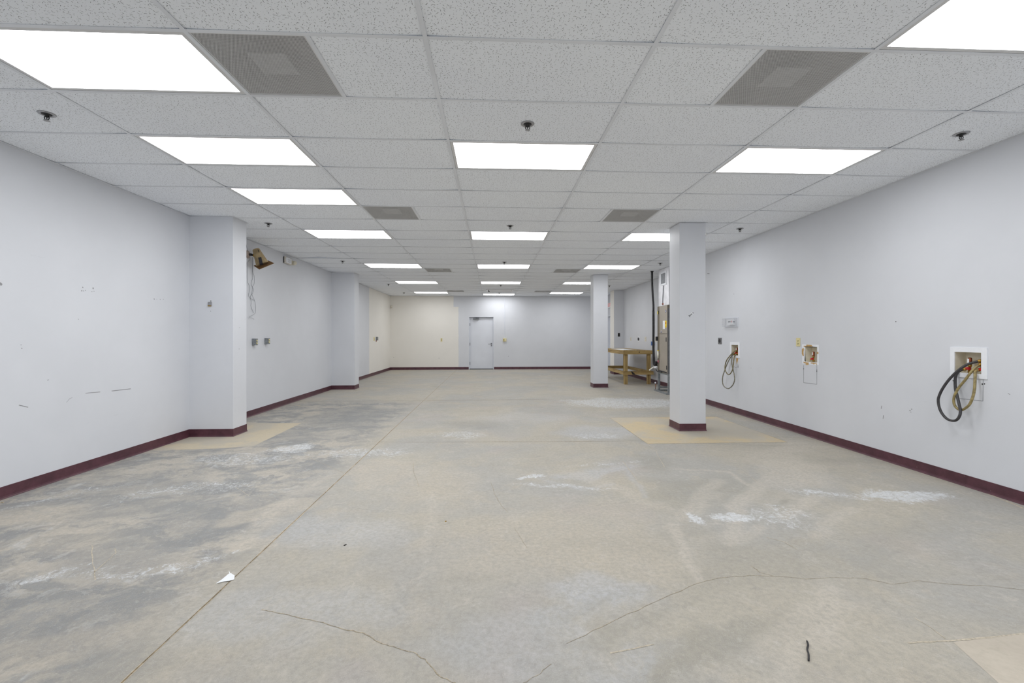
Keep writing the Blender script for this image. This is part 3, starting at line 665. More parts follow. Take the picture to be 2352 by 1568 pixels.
SP = [(-3.11, 3.245, 'fire sprinkler at upper left, between the first two left lights'), (.263, 3.245, 'fire sprinkler in front of the nearest middle light'), (3.62, 3.26, 'fire sprinkler at upper right, near the right wall'),
      (-3.08, 6.26, 'fire sprinkler just right of the near left pilaster'), (.258, 6.25, 'fire sprinkler in front of the second middle light'), (3.60, 6.28, 'fire sprinkler right of the front column top'),
      (-3.09, 9.33, 'fire sprinkler between the near and far left pilasters'), (.262, 9.33, 'fire sprinkler in front of the third middle light'), (3.60, 9.33, 'fire sprinkler left of the front column, by the white duct'),
      (-3.10, 13.45, 'small fire sprinkler above the cream painted left wall'), (.27, 13.5, 'small fire sprinkler just beyond the fourth middle light'), (3.63, 13.55, 'small fire sprinkler right of the back column'),
      (-3.14, 16.0, 'tiny fire sprinkler in the far left corner'), (.26, 15.95, 'tiny fire sprinkler before the last middle light'), (3.6, 15.95, 'tiny fire sprinkler far right, left of the back column')]
for x, y, lb in SP:
    if not used: spr.location = (x, y, H); spr['label'] = lb; used = True
    else: dup(spr, (x, y, H), lb)

# white hatch in the last bay of the middle row
t = thing('access_hatch', (.265, 15.25, H), 'white framed ceiling hatch between the two farthest middle lights', 'ceiling hatch')
m = MB()
for q in ((-.20, .73, 14.78, 14.84), (-.20, .73, 15.64, 15.70), (-.20, -.13, 14.84, 15.64), (.66, .73, 14.84, 15.64)): m.box(*q, H-.012, H, bev=.002)
m.build('frame', 'fixture', t)
m = MB(); m.prism([(-.12, 14.85, H-.002), (-.12, 14.85, H-.006), (-.06, 15.22, H-.045), (-.06, 15.22, H-.041)], (.76, 0, 0)); m.build('hatch_panel', 'fixture', t)
m = MB(); m.box(-.13, .66, 14.84, 15.64, H-.0015, H-.0008); m.build('opening_shade', 'gap', t)  # flat black sheet stands in for the shade inside the hatch

# ------------------------------------------------------------------ columns
def column(x0, x1, y0, y1, label):
    t = thing('square_column', ((x0+x1)/2, (y0+y1)/2, 0), label, 'column', 'painted square columns')
    bx('shaft', 'column', t, x0, x1, y0, y1, 0, H-.004, bev=.003)
    base_run([(x0, y0), (x0, y1), (x1, y1), (x1, y0), (x0, y0)], 'base_trim', parent=t, flip=-1)
    global m; m = MB(); angle([(x0, y0), (x0, y1), (x1, y1), (x1, y0), (x0, y0)], -1); m.build('ceiling_trim', 'tee', t); return t
c1 = column(2.572, 2.937, 5.968, 6.31, 'tall lavender grey column with maroon base, nearest the camera, in an ochre patch')
c2 = column(2.565, 2.935, 11.10, 11.43, 'lavender grey column farther back, left of the wooden workbench')

# ------------------------------------------------------------------ far door
t = struct(thing('door_1', (-.41, YF, 0), None, None)); Yd = YF+.085
m = MB()
for x0, x1, z0, z1 in ((DX0-.006, DX0+.012, 0, DZ+.006), (DX1-.012, DX1+.006, 0, DZ+.006), (DX0+.012, DX1-.012, DZ-.012, DZ+.006)): m.box(x0, x1, YF-.003, YF+.12, z0, z1, bev=.003)
m.box(DX0+.012, DX0+.028, YF+.05, Yd, 0, DZ-.012); m.box(DX1-.028, DX1-.012, YF+.05, Yd, 0, DZ-.012); m.build('door_frame', 'door', t)
leaf = bx('door_leaf', 'door', t, DX0+.018, DX1-.018, Yd, Yd+.045, .018, DZ-.02, bev=.002)
for z in (1.76, .99, .24): 
    m = MB(); m.lathe([(.009, -.055), (.009, .055)], (DX0+.022, Yd-.012, z), seg=10); m.box(DX0+.012, DX0+.05, Yd-.004, Yd, z-.055, z+.055); m.build('hinge', 'steel', t)
m = MB(); m.box(-.74, -.50, Yd-.06, Yd, 1.955, 2.0, bev=.006); m.box(-.64, -.52, Yd-.16, Yd-.03, 2.012, 2.02); m.lathe([(.014, 0), (.014, .02)], (-.60, Yd-.035, 2.0), seg=12); m.build('door_closer', 'steel', t)
m = MB(); m.lathe([(.028, 0), (.028, -.008), (.012, -.012), (.012, -.05)], (-.012-.01, Yd, 1.005), axis=(0, 1, 0), seg=16)
m.tube([(-.022, Yd-.05, 1.005), (-.07, Yd-.052, 1.0), (-.145, Yd-.05, .992)], .009, 8); m.build('door_handle', 'steel', t)
m = MB(); m.lathe([(.02, 0), (.02, -.01), (.008, -.012)], (-.022, Yd, .93), axis=(0, 1, 0), seg=14); m.build('lock_cylinder', 'steel', t)
bx('threshold', 'steel', t, DX0+.012, DX1-.012, YF, YF+.12, 0, .012)
bx('door_gap_shade', 'gap', t, DX0+.02, DX1-.02, Yd-.004, Yd+.03, .012, .03)  # dark strip put in for the shaded gap under the door
# side doorway on the right
t = struct(thing('door_2', (XF, 16.45, 0), None, None))
m = MB()
for y0, y1, z0, z1 in ((D2Y0-.05, D2Y0+.012, 0, 2.10), (D2Y1-.012, D2Y1+.05, 0, 2.10), (D2Y0+.012, D2Y1-.012, 2.048, 2.10)): m.box(XF-.012, XF+.13, y0, y1, z0, z1, bev=.003)
m.build('door_frame', 'door', t); l2 = bx('door_leaf', 'door', t, XF+.06, XF+.105, D2Y0+.014, D2Y1-.014, .015, 2.046, bev=.002)
m = MB(); m.lathe([(.028, 0), (.028, -.01), (.012, -.014), (.012, -.05)], (XF+.06, 16.05, 1.0), axis=(1, 0, 0), seg=14); m.tube([(XF+.012, 16.05, 1.), (XF+.01, 16.16, 1.)], .009, 8); m.build('door_handle', 'steel', t)

# ------------------------------------------------------------------ exit sign
t = thing('exit_sign', (XF, 16.6, 2.46), 'white exit sign with red letters, on right wall beyond the back column', 'sign')
bx('sign_housing', 'white', t, XF-.045, XF, 16.36, 16.84, 2.37, 2.56, bev=.006)
def text(s_, size, mat, parent, mtx, name, ext=.001):
    cu = bpy.data.curves.new('txt', 'FONT'); cu.body = s_; cu.size = size; cu.extrude = ext; cu.align_x = 'CENTER'; cu.align_y = 'CENTER'
    ob = bpy.data.objects.new('txt', cu); COL.objects.link(ob); bpy.context.view_layer.update()
    me = bpy.data.meshes.new_from_object(ob.evaluated_get(bpy.context.evaluated_depsgraph_get())); bpy.data.objects.remove(ob)
    me.materials.clear(); me.materials.append(M[mat]); me.transform(mtx); me.transform(Matrix.Translation(-wloc(parent)))
    o = bpy.data.objects.new(name, me); COL.objects.link(o); o.parent = parent; return o
def face_px(x, y, z):   # lettering frame: readable from -X
    return Matrix.Translation((x, y, z)) @ Matrix(((0, 0, -1, 0), (-1, 0, 0, 0), (0, 1, 0, 0), (0, 0, 0, 1)))
def face_ny(x, y, z): return Matrix.Translation((x, y, z)) @ Matrix(((1, 0, 0, 0), (0, 0, -1, 0), (0, 1, 0, 0), (0, 0, 0, 1)))
text('EXIT', .19, 'exit', t, face_px(XF-.046, 16.6, 2.465), 'lettering')

# ------------------------------------------------------------------ washing machine boxes on the right wall
def frame_ring(m, y0, y1, z0, z1, i, x0, x1):
    iy0, iy1, iz0, iz1 = i
    for q in ((y0, y1, iz1, z1), (y0, y1, z0, iz0), (y0, iy0, iz0, iz1), (iy1, y1, iz0, iz1)): m.box(x0, x1, *q)
def washer(o, i, label, frame=True, mat='white'):
    (y0, y1, z0, z1), (iy0, iy1, iz0, iz1) = o, i
    t = thing('washer_outlet_box', (XR, (y0+y1)/2, z0), label, 'plumbing box', 'recessed washing machine boxes')
    if frame: m = MB(); frame_ring(m, y0, y1, z0, z1, i, XR-.008, XR); m.build('face_frame', mat, t)
    m = MB(); X = XR+.095
    m.box(X, X+.003, iy0-.003, iy1+.003, iz0-.003, iz1+.003); m.box(XR, X, iy0-.003, iy0, iz0-.003, iz1+.003); m.box(XR, X, iy1, iy1+.003, iz0-.003, iz1+.003)
    m.box(XR, X, iy0, iy1, iz0-.003, iz0); m.box(XR, X, iy0, iy1, iz1, iz1+.003); m.build('recessed_box', 'offwhite', t); return t
def valve(t, y, zb, x=XR+.045, red=True):
    m = MB(); m.lathe([(.014, 0), (.014, .018), (.009, .022), (.009, .05), (.013, .052), (.013, .07)], (x, y, zb), seg=12); m.tube([(x, y, zb+.035), (x-.03, y+.004, zb+.033), (x-.04, y+.005, zb+.02)], .009, 8); b_ = m.build('valve', 'brass', t)
    m = MB(); m.lathe([(.013, .0), (.014, .004), (.014, .055), (.009, .062)], (x, y, zb+.068), seg=14); m.build('hammer_arrester', 'copper', b_)
    bx('sticker', 'paper', b_, x-.016, x-.013, y-.006, y+.008, zb+.085, zb+.12)
    if red: m = MB(); m.box(x-.04, x-.018, y-.028, y+.006, zb+.028, zb+.045, bev=.004); m.box(x-.05, x-.03, y-.034, y-.02, zb+.024, zb+.05, bev=.003); m.build('handle', 'red', b_)
W1 = washer((3.483, 3.778, .943, 1.204), (3.526, 3.74, .983, 1.162), 'white washer box nearest the camera, with black and olive hoses'); valve(W1, 3.66, .985)
W2 = washer((7.145, 7.445, .938, 1.198), (7.19, 7.40, .977, 1.152), 'white washer box beside the front column, with two looped olive hoses'); valve(W2, 7.315, .98)
valve(W1, 3.555, .985); valve(W2, 7.23, .98)
W3 = washer((5.379, 5.675, .938, 1.191), (5.407, 5.62, .967, 1.158), 'washer box without cover in torn plaster, no hoses attached', frame=False); valve(W3, 5.53, .972)
m = MB(); e = XR-.0012
def flat(m, pts, x=e): m.prism([(x, y, z) for y, z in pts], (.0010, 0, 0))
frame_ring(m, 5.379, 5.678, .936, 1.192, (5.407, 5.62, .967, 1.158), XR-.0012, XR+.001); m.build('bare_plaster', 'white', W3)
g3 = lambda x, y: (lambda p: (p.y, p.z))(at(1810+x/12.06, 760+y/12.06, 'x', XR))
for poly in ([(435, 425), (510, 420), (515, 390), (660, 400), (670, 430), (705, 445), (440, 452)], [(385, 515), (430, 480), (445, 520), (430, 600), (440, 700), (415, 715), (385, 640)], [(425, 865), (495, 878), (575, 885), (570, 950), (490, 950), (490, 910), (440, 900)],
             [(630, 885), (720, 890), (800, 915), (800, 960), (780, 930), (745, 915), (720, 945), (690, 920), (625, 910)], [(808, 590), (845, 600), (845, 650), (808, 650)]):
    m = MB(); flat(m, [g3(*p) for p in poly], XR-.0024); m.build('torn_plaster', 'drywall', W3)
m = MB()
for poly in ([(470, 445), (620, 445), (805, 458), (805, 468), (470, 458)], [(470, 520), (478, 640), (492, 860), (462, 830), (470, 700)]): m = MB(); flat(m, [g3(*p) for p in poly], XR-.003); m.build('dark_gap', 'gap', W3)
m = MB(); g2 = lambda x, y: (lambda p: (p.y, p.z))(at(1640+x/12.06, 770+y/12.06, 'x', XR)); flat(m, [g2(*p) for p in ((612, 645), (672, 645), (655, 730), (630, 812))], XR-.002); m.build('torn_plaster', 'drywall', W2)

HB = [(4.127, 3.56, 1.092), (4.097, 3.585, 1.079), (4.067, 3.622, 1.054), (4.037, 3.666, .999), (4.017, 3.72, .919), (4.007, 3.768, .831), (3.997, 3.791, .756), (3.997, 3.795, .708), (3.997, 3.782, .65), (3.997, 3.753, .602), (3.997, 3.713, .571), (3.997, 3.668, .567), (3.997, 3.635, .583), (3.997, 3.613, .622), (4.007, 3.617, .667), (4.017, 3.637, .72), (4.037, 3.671, .785), (4.047, 3.693, .84), (4.057, 3.705, .897), (4.067, 3.71, .949), (4.087, 3.706, .99), (4.127, 3.687, 1.018)]
HG = [(4.127, 3.557, 1.064), (4.087, 3.57, 1.035), (4.062, 3.585, .989), (4.047, 3.62, .917), (4.037, 3.66, .85), (4.027, 3.684, .777), (4.027, 3.689, .724), (4.027, 3.673, .686), (4.027, 3.64, .665), (4.027, 3.608, .676), (4.027, 3.565, .72), (4.037, 3.548, .779), (4.047, 3.542, .847), (4.057, 3.546, .913), (4.067, 3.553, .969), (4.085, 3.565, 1.007), (4.127, 3.557, 1.025)]
HC = [(4.127, 7.286, 1.049), (4.087, 7.27, 1.053), (4.067, 7.312, 1.021), (4.047, 7.378, .957), (4.027, 7.434, .886), (4.017, 7.463, .81), (4.007, 7.456, .742), (4.007, 7.432, .7), (4.007, 7.385, .661), (4.007, 7.339, .649), (4.007, 7.282, .669), (4.017, 7.244, .721), (4.027, 7.234, .782), (4.047, 7.254, .847), (4.057, 7.255, .926), (4.08, 7.27, .974), (4.127, 7.275, 1.004)]
HD = [(4.127, 7.319, 1.026), (4.087, 7.326, 1.008), (4.067, 7.369, .951), (4.047, 7.413, .875), (4.037, 7.476, .771), (4.027, 7.517, .681), (4.017, 7.546, .597), (4.017, 7.555, .514), (4.017, 7.522, .442), (4.017, 7.438, .411), (4.017, 7.357, .411), (4.017, 7.266, .453), (4.017, 7.199, .514), (4.017, 7.169, .583), (4.027, 7.195, .647), (4.037, 7.247, .727), (4.047, 7.298, .802), (4.057, 7.333, .891), (4.074, 7.358, .964), (4.117, 7.357, .994)]
for pts, r, mat, lb, g in ((HB, .0105, 'hose_black', 'black hose hanging in a long loop from the nearest white washer box', 0), (HG, .0098, 'hose_gold', 'olive hose hanging in a shorter loop beside the black hose', 0),
                         (HC, .0085, 'hose_olive', 'dark olive hose in the shorter loop, from the box by the front column', 0), (HD, .0085, 'hose_grey', 'grey green hose in the longer loop, from the box by the front column', 0)):
    t = thing('washer_hose', pts[0], lb, 'hose', 'washing machine hoses'); m = MB(); m.tube(pts, r, 10, sub=5); m.build('hose_tube', mat, t)
    for e_, e2 in ((pts[0], pts[1]), (pts[-1], pts[-2])):
        m = MB(); a = Vector(e_); d = (Vector(e2)-a).normalized(); m.lathe([(.013, -.004), (.014, 0), (.014, .018), (.011, .02)], a, axis=d, seg=10); m.build('coupling', 'brass', t)

# ------------------------------------------------------------------ outlets
def duplex(X, y0, y1, z0, z1, nx, label, mat='cream', slot='cream_dark', name='wall_outlet', group='wall outlets'):
    """plate on a wall facing nx (+1: faces +X, -1: faces -X)"""
    t = thing(name, (X, (y0+y1)/2, z0), label, 'outlet', group); a, b = sorted((X, X+nx*.006)); bx('cover_plate', mat, t, a, b, y0, y1, z0, z1, bev=.0015)
    yc, zc, h = (y0+y1)/2, (z0+z1)/2, (z1-z0); m = MB(); a, b = sorted((X+nx*.004, X+nx*.0072))
    for dz in (-.17, .17):
        for dy in (-.11, .11): m.box(a, b, yc+dy*(y1-y0)-.003, yc+dy*(y1-y0)+.003, zc+dz*h-.007, zc+dz*h+.005)
        m.box(a, b, yc-.004, yc+.004, zc+dz*h-.018, zc+dz*h-.012)
    m.build('socket_slots', slot, t); return t
duplex(XR, 5.713, 5.787, 1.164, 1.277, -1, 'cream outlet plate left of the broken washer box')
t = thing('dryer_outlet', (XR, 7.79, 1.157), 'grey metal outlet plate with a round black socket, right of the front column', 'outlet')
bx('cover_plate', 'grey_steel', t, XR-.006, XR, 7.728, 7.848, 1.158, 1.271, bev=.0015); m = MB(); m.lathe([(.032, 0), (.032, .004), (.027, .006), (.024, .003)], (XR-.006, 7.795, 1.214), axis=(-1, 0, 0), seg=20); m.build('socket', 'black', t)
duplex(XF, 14.07, 14.16, 1.145, 1.26, -1, 'cream outlet on the wall behind the workbench, leftmost of three', 'offwhite', 'cream_dark')
duplex(XF, 12.68, 12.80, 1.145, 1.28, -1, 'cream outlet above the right end of the workbench', 'offwhite', 'cream_dark')
t = duplex(XF, 13.26, 13.41, 1.135, 1.29, -1, 'white plate with a black socket above the middle of the workbench', 'white', 'black'); m = MB(); m.lathe([(.045, 0), (.045, .02), (.035, .022)], (XF-.006, 13.33, 1.21), axis=(-1, 0, 0), seg=16); m.build('socket', 'black', t)
duplex(XF, 11.86, 11.98, 1.15, 1.28, -1, 'cream outlet on the wall just left of the air handler', 'offwhite', 'cream_dark')
t = thing('wall_switch', (4.316, 14.9, 1.29), 'black outlet on the grey pilaster face behind the workbench', 'outlet'); bx('cover_plate', 'black', t, 4.28, 4.353, 14.892, 14.9, 1.286, 1.405, bev=.0015); bx('socket', 'gap', t, 4.296, 4.337, 14.889, 14.892, 1.31, 1.38)
t = thing('wall_outlet', (-1.96, YF, 1.09), 'cream outlet plate on the far cream wall, left of the door', 'outlet', 'wall outlets'); bx('cover_plate', 'cream', t, -1.994, -1.925, YF-.006, YF, 1.092, 1.225, bev=.0015)
m = MB(); [m.box(-1.972, -1.947, YF-.008, YF-.004, z, z+.028) for z in (1.115, 1.172)]; m.build('socket_slots', 'cream_dark', t)
duplex(XL, 14.90, 15.04, 1.15, 1.27, 1, 'cream outlet on the cream left wall, beside a small grey box')

# grey surface boxes with raised cream sockets, left wall
for yb, z0, z1, lb in ((7.436, 1.158, 1.268, 'grey surface socket box with cream plugs, left of the pair by the pilaster'), (7.838, 1.170, 1.274, 'grey surface socket box with cream plugs, right of the pair by the pilaster')):
    t = thing('socket_box', (XL, yb+.035, z0), lb, 'outlet', 'grey surface socket boxes'); bx('box', 'greybox', t, XL, XL+.060, yb, yb+.074, z0, z1, bev=.003)
    m = MB()
    for zc in (z0+.033, z0+.075): m.lathe([(.015, 0), (.015, .008), (.012, .010)], (XL+.060, yb+.037, zc), axis=(1, 0, 0), seg=14)
    m.build('socket', 'cream', t)
t = thing('junction_box', (XL, 15.24, 1.16), 'small grey metal box on the cream left wall', 'electrical box'); bx('box', 'greybox', t, XL, XL+.055, 15.19, 15.30, 1.165, 1.28, bev=.003); bx('cord_stub', 'copper', t, XL, XL+.02, 15.2, 15.22, 1.12, 1.165)

# yellow control box with its raceway by the far door
t = thing('control_box', (.495, YF, 1.09), 'small cream control box right of the far door, fed by a vertical raceway', 'switch box'); bx('box', 'cream', t, .43, .562, YF-.045, YF, 1.094, 1.22, bev=.004)
m = MB(); m.lathe([(.02, 0), (.02, .012), (.015, .014)], (.468, YF-.045, 1.155), axis=(0, -1, 0), seg=14); m.build('knob', 'cream_dark', t); bx('indicator', 'paper', t, .515, .54, YF-.048, YF-.044, 1.17, 1.195)
t = thing('cable_raceway', (.487, YF, 1.22), 'thin grey vertical raceway running from ceiling to the cream control box', 'cable raceway'); bx('upper_channel', 'door', t, .470, .498, YF-.014, YF, 2.06, H-.003, bev=.002); bx('lower_channel', 'door', t, .480, .502, YF-.012, YF, 1.22, 2.06, bev=.002)
bx('coupling', 'door', t, .462, .508, YF-.017, YF, 2.03, 2.075, bev=.002)
# motion sensor in the far left corner
t = thing('motion_sensor', (-3.88, 17.3, 2.42), 'small white rounded sensor high in the far left corner', 'sensor'); m = MB(); m.lathe([(.0, -.055), (.03, -.05), (.042, -.02), (.042, .02), (.03, .05), (0, .055)], (-3.875, 17.285, 2.44), seg=14); m.build('housing', 'cream_paint', t); bx('bracket', 'white', t, -3.925, -3.87, 17.28, 17.34, 2.43, 2.46)

# thermostat under a clear guard
t = thing('thermostat', (XR, 7.36, 1.48), 'white thermostat with small display, inside the clear wall guard', 'thermostat')
bx('body', 'white', t, XR-.030, XR, 7.30, 7.50, 1.487, 1.583, bev=.005); bx('screen', 'greyink', t, XR-.032, XR-.030, 7.41, 7.455, 1.535, 1.56); bx('screen', 'mark', t, XR-.032, XR-.030, 7.375, 7.405, 1.535, 1.56); bx('label', 'redink', t, XR-.032, XR-.030, 7.335, 7.352, 1.532, 1.562); bx('lever', 'gap', t, XR-.034, XR-.028, 7.30, 7.40, 1.488, 1.493)
t = thing('thermostat_guard', (XR, 7.4, 1.455), 'clear plastic guard box on the right wall above the dryer outlet', 'wall guard'); m = MB(); y0, y1, z0, z1, X = 7.21, 7.60, 1.462, 1.607, XR-.066; h = .003
m.box(X, X+h, y0, y1, z0, z1); m.box(X+h, XR, y0, y0+h, z0, z1); m.box(X+h, XR, y1-h, y1, z0, z1); m.box(X+h, XR, y0+h, y1-h, z1-h, z1); m.box(X+h, XR, y0+h, y1-h, z0, z0+h); m.build('cover', 'clear', t)
m = MB(); frame_ring(m, y0-.012, y1+.012, z0-.010, z1+.010, (y0+.003, y1-.003, z0+.004, z1-.004), XR-.006, XR); m.build('base_flange', 'door', t)
bx('key_lock', 'steel', t, X-.002, X+.02, 7.222, 7.238, 1.53, 1.55)

# ------------------------------------------------------------------ horn strobe, cardboard-wrapped spotlight, loose wires
t = thing('fire_alarm_strobe', (XL, 8.68, 2.69), 'off-white horn strobe high on the left wall near the ceiling', 'fire alarm')
bx('back_box', 'gap', t, XL, XL+.018, 8.535, 8.80, 2.692, 2.81, bev=.003); bx('plate', 'cream_paint', t, XL+.018, XL+.032, 8.53, 8.82, 2.685, 2.815, bev=.008); bx('horn_cover', 'white', t, XL+.032, XL+.055, 8.56, 8.76, 2.70, 2.80, bev=.012)
m = MB()
for k in range(4): m.box(XL+.054, XL+.056, 8.59, 8.73, 2.718+k*.018, 2.722+k*.018)
m.build('speaker_slots', 'greyink', t); m = MB(); m.lathe([(.035, 0), (.042, .03), (.03, .05), (.0, .055)], (XL+.03, 8.90, 2.745), axis=(1, 0, 0), seg=16); m.box(XL, XL+.03, 8.84, 8.95, 2.705, 2.785, bev=.004); m.build('strobe_lens', 'offwhite', t)
t = thing('spotlight', (-3.91, 7.32, 2.62), 'wall spotlight wrapped in a taped cardboard cone, beside the near pilaster', 'spotlight')
m = MB(); m.lathe([(.062, 0), (.062, .008), (.05, .02), (.03, .026)], (XL, 7.31, 2.62), axis=(1, 0, 0), seg=20); m.build('wall_plate', 'purplegrey', t)
m = MB(); m.lathe([(.02, 0), (.02, .03)], (XL+.024, 7.32, 2.62), axis=(1, 0, .05), seg=12); m.tube([(XL+.05, 7.33, 2.62), (XL+.075, 7.34, 2.615)], .018, 10); m.build('swivel_arm', 'black', t)
m = MB(); m.tube([(XL+.075, 7.34, 2.615), (XL+.09, 7.345, 2.613), (XL+.125, 7.35, 2.60)], .028, 10); m.build('lamp_socket', 'brass', t)
tc, bc = Vector((-3.815, 7.35, 2.715)), Vector((-3.722, 7.375, 2.475)); axv = (tc-bc); Lc = axv.length
m = MB(); m.lathe([(.100, 0), (.094, .02), (.078, Lc*.42), (.062, Lc*.75), (.054, Lc*.95), (.046, Lc), (.0, Lc+.004)], bc, axis=axv, seg=22); cone = m.build('cardboard_cone', 'cardboard', t)
q4 = [Vector(p) for p in ((-3.745, 7.32, 2.380), (-3.508, 7.32, 2.482), (-3.66, 7.44, 2.545), (-3.895, 7.44, 2.458))]; nn = (q4[1]-q4[0]).cross(q4[3]-q4[0]).normalized()*.005
m = MB(); m.prism(q4, nn); m.build('brim', 'cardboard_dark', t)
def onc(px, py, Y): return at(555+px/17.42, 550+py/17.42, 'y', Y)
m = MB(); m.prism([onc(665, 700, 7.262), onc(785, 680, 7.262), onc(840, 925, 7.27), onc(715, 945, 7.27)], (0, .008, 0)); m.prism([onc(700, 945, 7.27), onc(840, 925, 7.27), onc(880, 980, 7.335), onc(760, 1015, 7.325)], (0, .004, .003)); m.build('tape_strip', 'tape', cone)
m = MB(); m.prism([onc(650, 375, 7.296), onc(665, 370, 7.296), onc(712, 480, 7.285), onc(690, 495, 7.285)], (0, .006, 0)); m.build('slot', 'gap', cone)
WA = [(7.219, 2.853), (7.281, 2.681), (7.335, 2.612), (7.353, 2.547), (7.29, 2.487), (7.273, 2.327), (7.278, 2.191), (7.345, 2.111), (7.345, 2.042), (7.313, 1.97), (7.363, 1.925), (7.484, 1.898)]
WBb = [(7.445, 2.603), (7.43, 2.45), (7.427, 2.36), (7.474, 2.276), (7.47, 2.175), (7.418, 2.109), (7.405, 2.048), (7.4, 1.988), (7.456, 1.923), (7.503, 1.846), (7.516, 1.756), (7.493, 1.684), (7.4, 1.645), (7.322, 1.614), (7.4, 1.6), (7.465, 1.585)]
WC = [(7.436, 2.601), (7.436, 2.351), (7.44, 2.252), (7.399, 2.177), (7.418, 2.129), (7.47, 2.075), (7.437, 2.001), (7.378, 1.946), (7.4, 1.858), (7.391, 1.798), (7.437, 1.731), (7.478, 1.692)]
for pts, off, lb in ((WA, .014, 'loose grey wire from the ceiling past the spotlight, shortest of three'), (WBb, .022, 'loose grey wire hanging lowest below the cardboard spotlight'), (WC, .010, 'loose thin wire twisted round the lowest wire below the spotlight')):
    m = MB(); m.tube([(XL+off, y, z) for y, z in pts], .0023, 6, sub=5); tag(m.build('hanging_wire', 'wire', origin=(XL+off, *pts[0])), lb, 'wire', 'loose wires on the left wall')

# small plates and stickers
t = thing('wall_plate', (-3.66, 5.935, 1.70), 'small grey thermostat base plate on the near left pilaster', 'wall plate'); bx('plate', 'mark', t, -3.682, -3.640, 5.921, 5.935, 1.702, 1.752, bev=.002); bx('lower_clip', 'brass', t, -3.682, -3.642, 5.918, 5.933, 1.696, 1.706)
m = MB(); m.box(-.032, .032, -.0015, 0, -.017, .017); s_ = m.build('wall_sticker', 'paper'); tag(s_, 'small tilted white sticker on the front column', 'sticker'); s_.location = (2.731, 5.967, 1.598); s_.rotation_euler = (0, -math.radians(38), 0)
m = MB(); [m.box(-.026+.012*k, -.018+.012*k, -.0022, -.0015, -.012, .010) for k in range(4)]; k_ = m.build('print', 'greyink'); k_.parent = s_
m = MB(); m.box(.03, .04, -.0023, -.0015, -.006, .006); m.box(-.034, -.028, -.0023, -.0015, -.016, .014); k_ = m.build('black_edge', 'black'); k_.parent = s_

# ------------------------------------------------------------------ air handler, stand, duct, pipes
X0, YA, YB = 3.93, 9.768, 10.395
t = thing('air_handler', (4.15, 10.08, .45), 'tall taupe air handler on a steel stand, left of the front column', 'air handler')
bx('cabinet', 'taupe_dark', t, X0+.012, 4.42, YA, YB, .452, 2.0, bev=.004)
up = bx('upper_panel', 'taupe', t, X0, X0+.012, YA+.012, 10.24, 1.358, 1.995, bev=.003)
lo = bx('lower_panel', 'taupe', t, X0, X0+.012, YA+.012, 10.24, .456, 1.350, bev=.003)
bx('front_corner', 'grey_steel', t, X0+.005, 4.42, YA-.006, YA, .452, 1.93)
m = MB(); m.lathe([(.030, 0), (.030, .002)], (X0, 9.855, 1.866), axis=(-1, 0, 0), seg=24); b_ = m.build('round_badge', 'bluebadge', up)
m = MB(); m.prism([(X0-.0035, 9.855+.019*math.cos(a)-.004*math.sin(a), 1.866+.011*math.sin(a)+.003*math.cos(a)) for a in [k*math.pi/8 for k in range(16)]], (.0012, 0, 0)); m.build('badge_mark', 'paper', b_)
bx('paper_label', 'paper', up, X0-.0015, X0, 9.912, 10.03, 1.464, 1.653); yl = bx('yellow_label', 'yellow', up, X0-.0015, X0, 9.807, 9.908, 1.496, 1.650)
m = MB(); m.box(X0-.0025, X0-.0015, 9.83, 9.885, 1.60, 1.612); m.box(X0-.0025, X0-.0015, 9.835, 9.88, 1.57, 1.595); m.box(X0-.0025, X0-.0015, 9.825, 9.89, 1.52, 1.525); m.build('warning_print', 'redink', yl)
bx('small_label', 'paper', up, X0-.0015, X0, 10.10, 10.16, 1.41, 1.425); bx('small_label', 'bluebadge', up, X0-.0015, X0, 10.11, 10.15, 1.385, 1.405)
for y0, z0, z1 in ((9.815, 1.175, 1.27), (9.79, .545, .635)): bx('finger_pull', 'black', lo, X0-.003, X0+.001, y0, y0+.045, z0, z1, bev=.0015)
bx('side_knockout', 'gap', t, X0+.008, X0+.013, 10.30, 10.34, 1.82, 1.90); bx('yellow_tag', 'yellow', t, X0+.006, X0+.013, 10.345, 10.385, 1.82, 1.89)
m = MB(); m.tube([(X0-.014, 10.24, .498), (X0-.014, 9.80, .480)], .012, 8); m.tube([(X0-.015, 10.42, .51), (X0-.02, 10.33, .470), (X0-.015, 10.05, .472)], .012, 8); m.build('drain_line', 'black', t)
m = MB(); m.lathe([(.018, 0), (.018, .05), (.024, .055), (.024, .12), (.016, .125), (.016, .17)], (X0-.022, 10.27, .78), seg=12); m.build('float_switch', 'pvc', t)
bx('switch_cap', 'yellow', t, X0-.036, X0-.010, 10.25, 10.29, .952, .968)
bx('control_box', 'black', t, X0-.02, X0+.015, 10.36, 10.44, 1.19, 1.29, bev=.003); bx('pink_tag', 'pink', t, X0-.012, X0-.002, 10.28, 10.32, .68, .73); bx('valve_body', 'black', t, X0-.04, X0+.01, 10.38, 10.46, .635, .70, bev=.005)
# PVC trap
t = thing('drain_elbow', (3.87, 10.45, .52), 'short white plastic drain pipe sticking out left of the air handler', 'pipe'); m = MB(); m.tube([(X0-.002, 10.37, .565), (X0-.02, 10.40, .56), (X0-.05, 10.44, .55)], .025, 10, sub=1); m.build('fitting', 'white', t); m = MB(); m.tube([(X0-.05, 10.44, .565), (X0-.11, 10.47, .52), (X0-.155, 10.49, .475)], .016, 10, sub=1); m.build('spout', 'pvc', t)
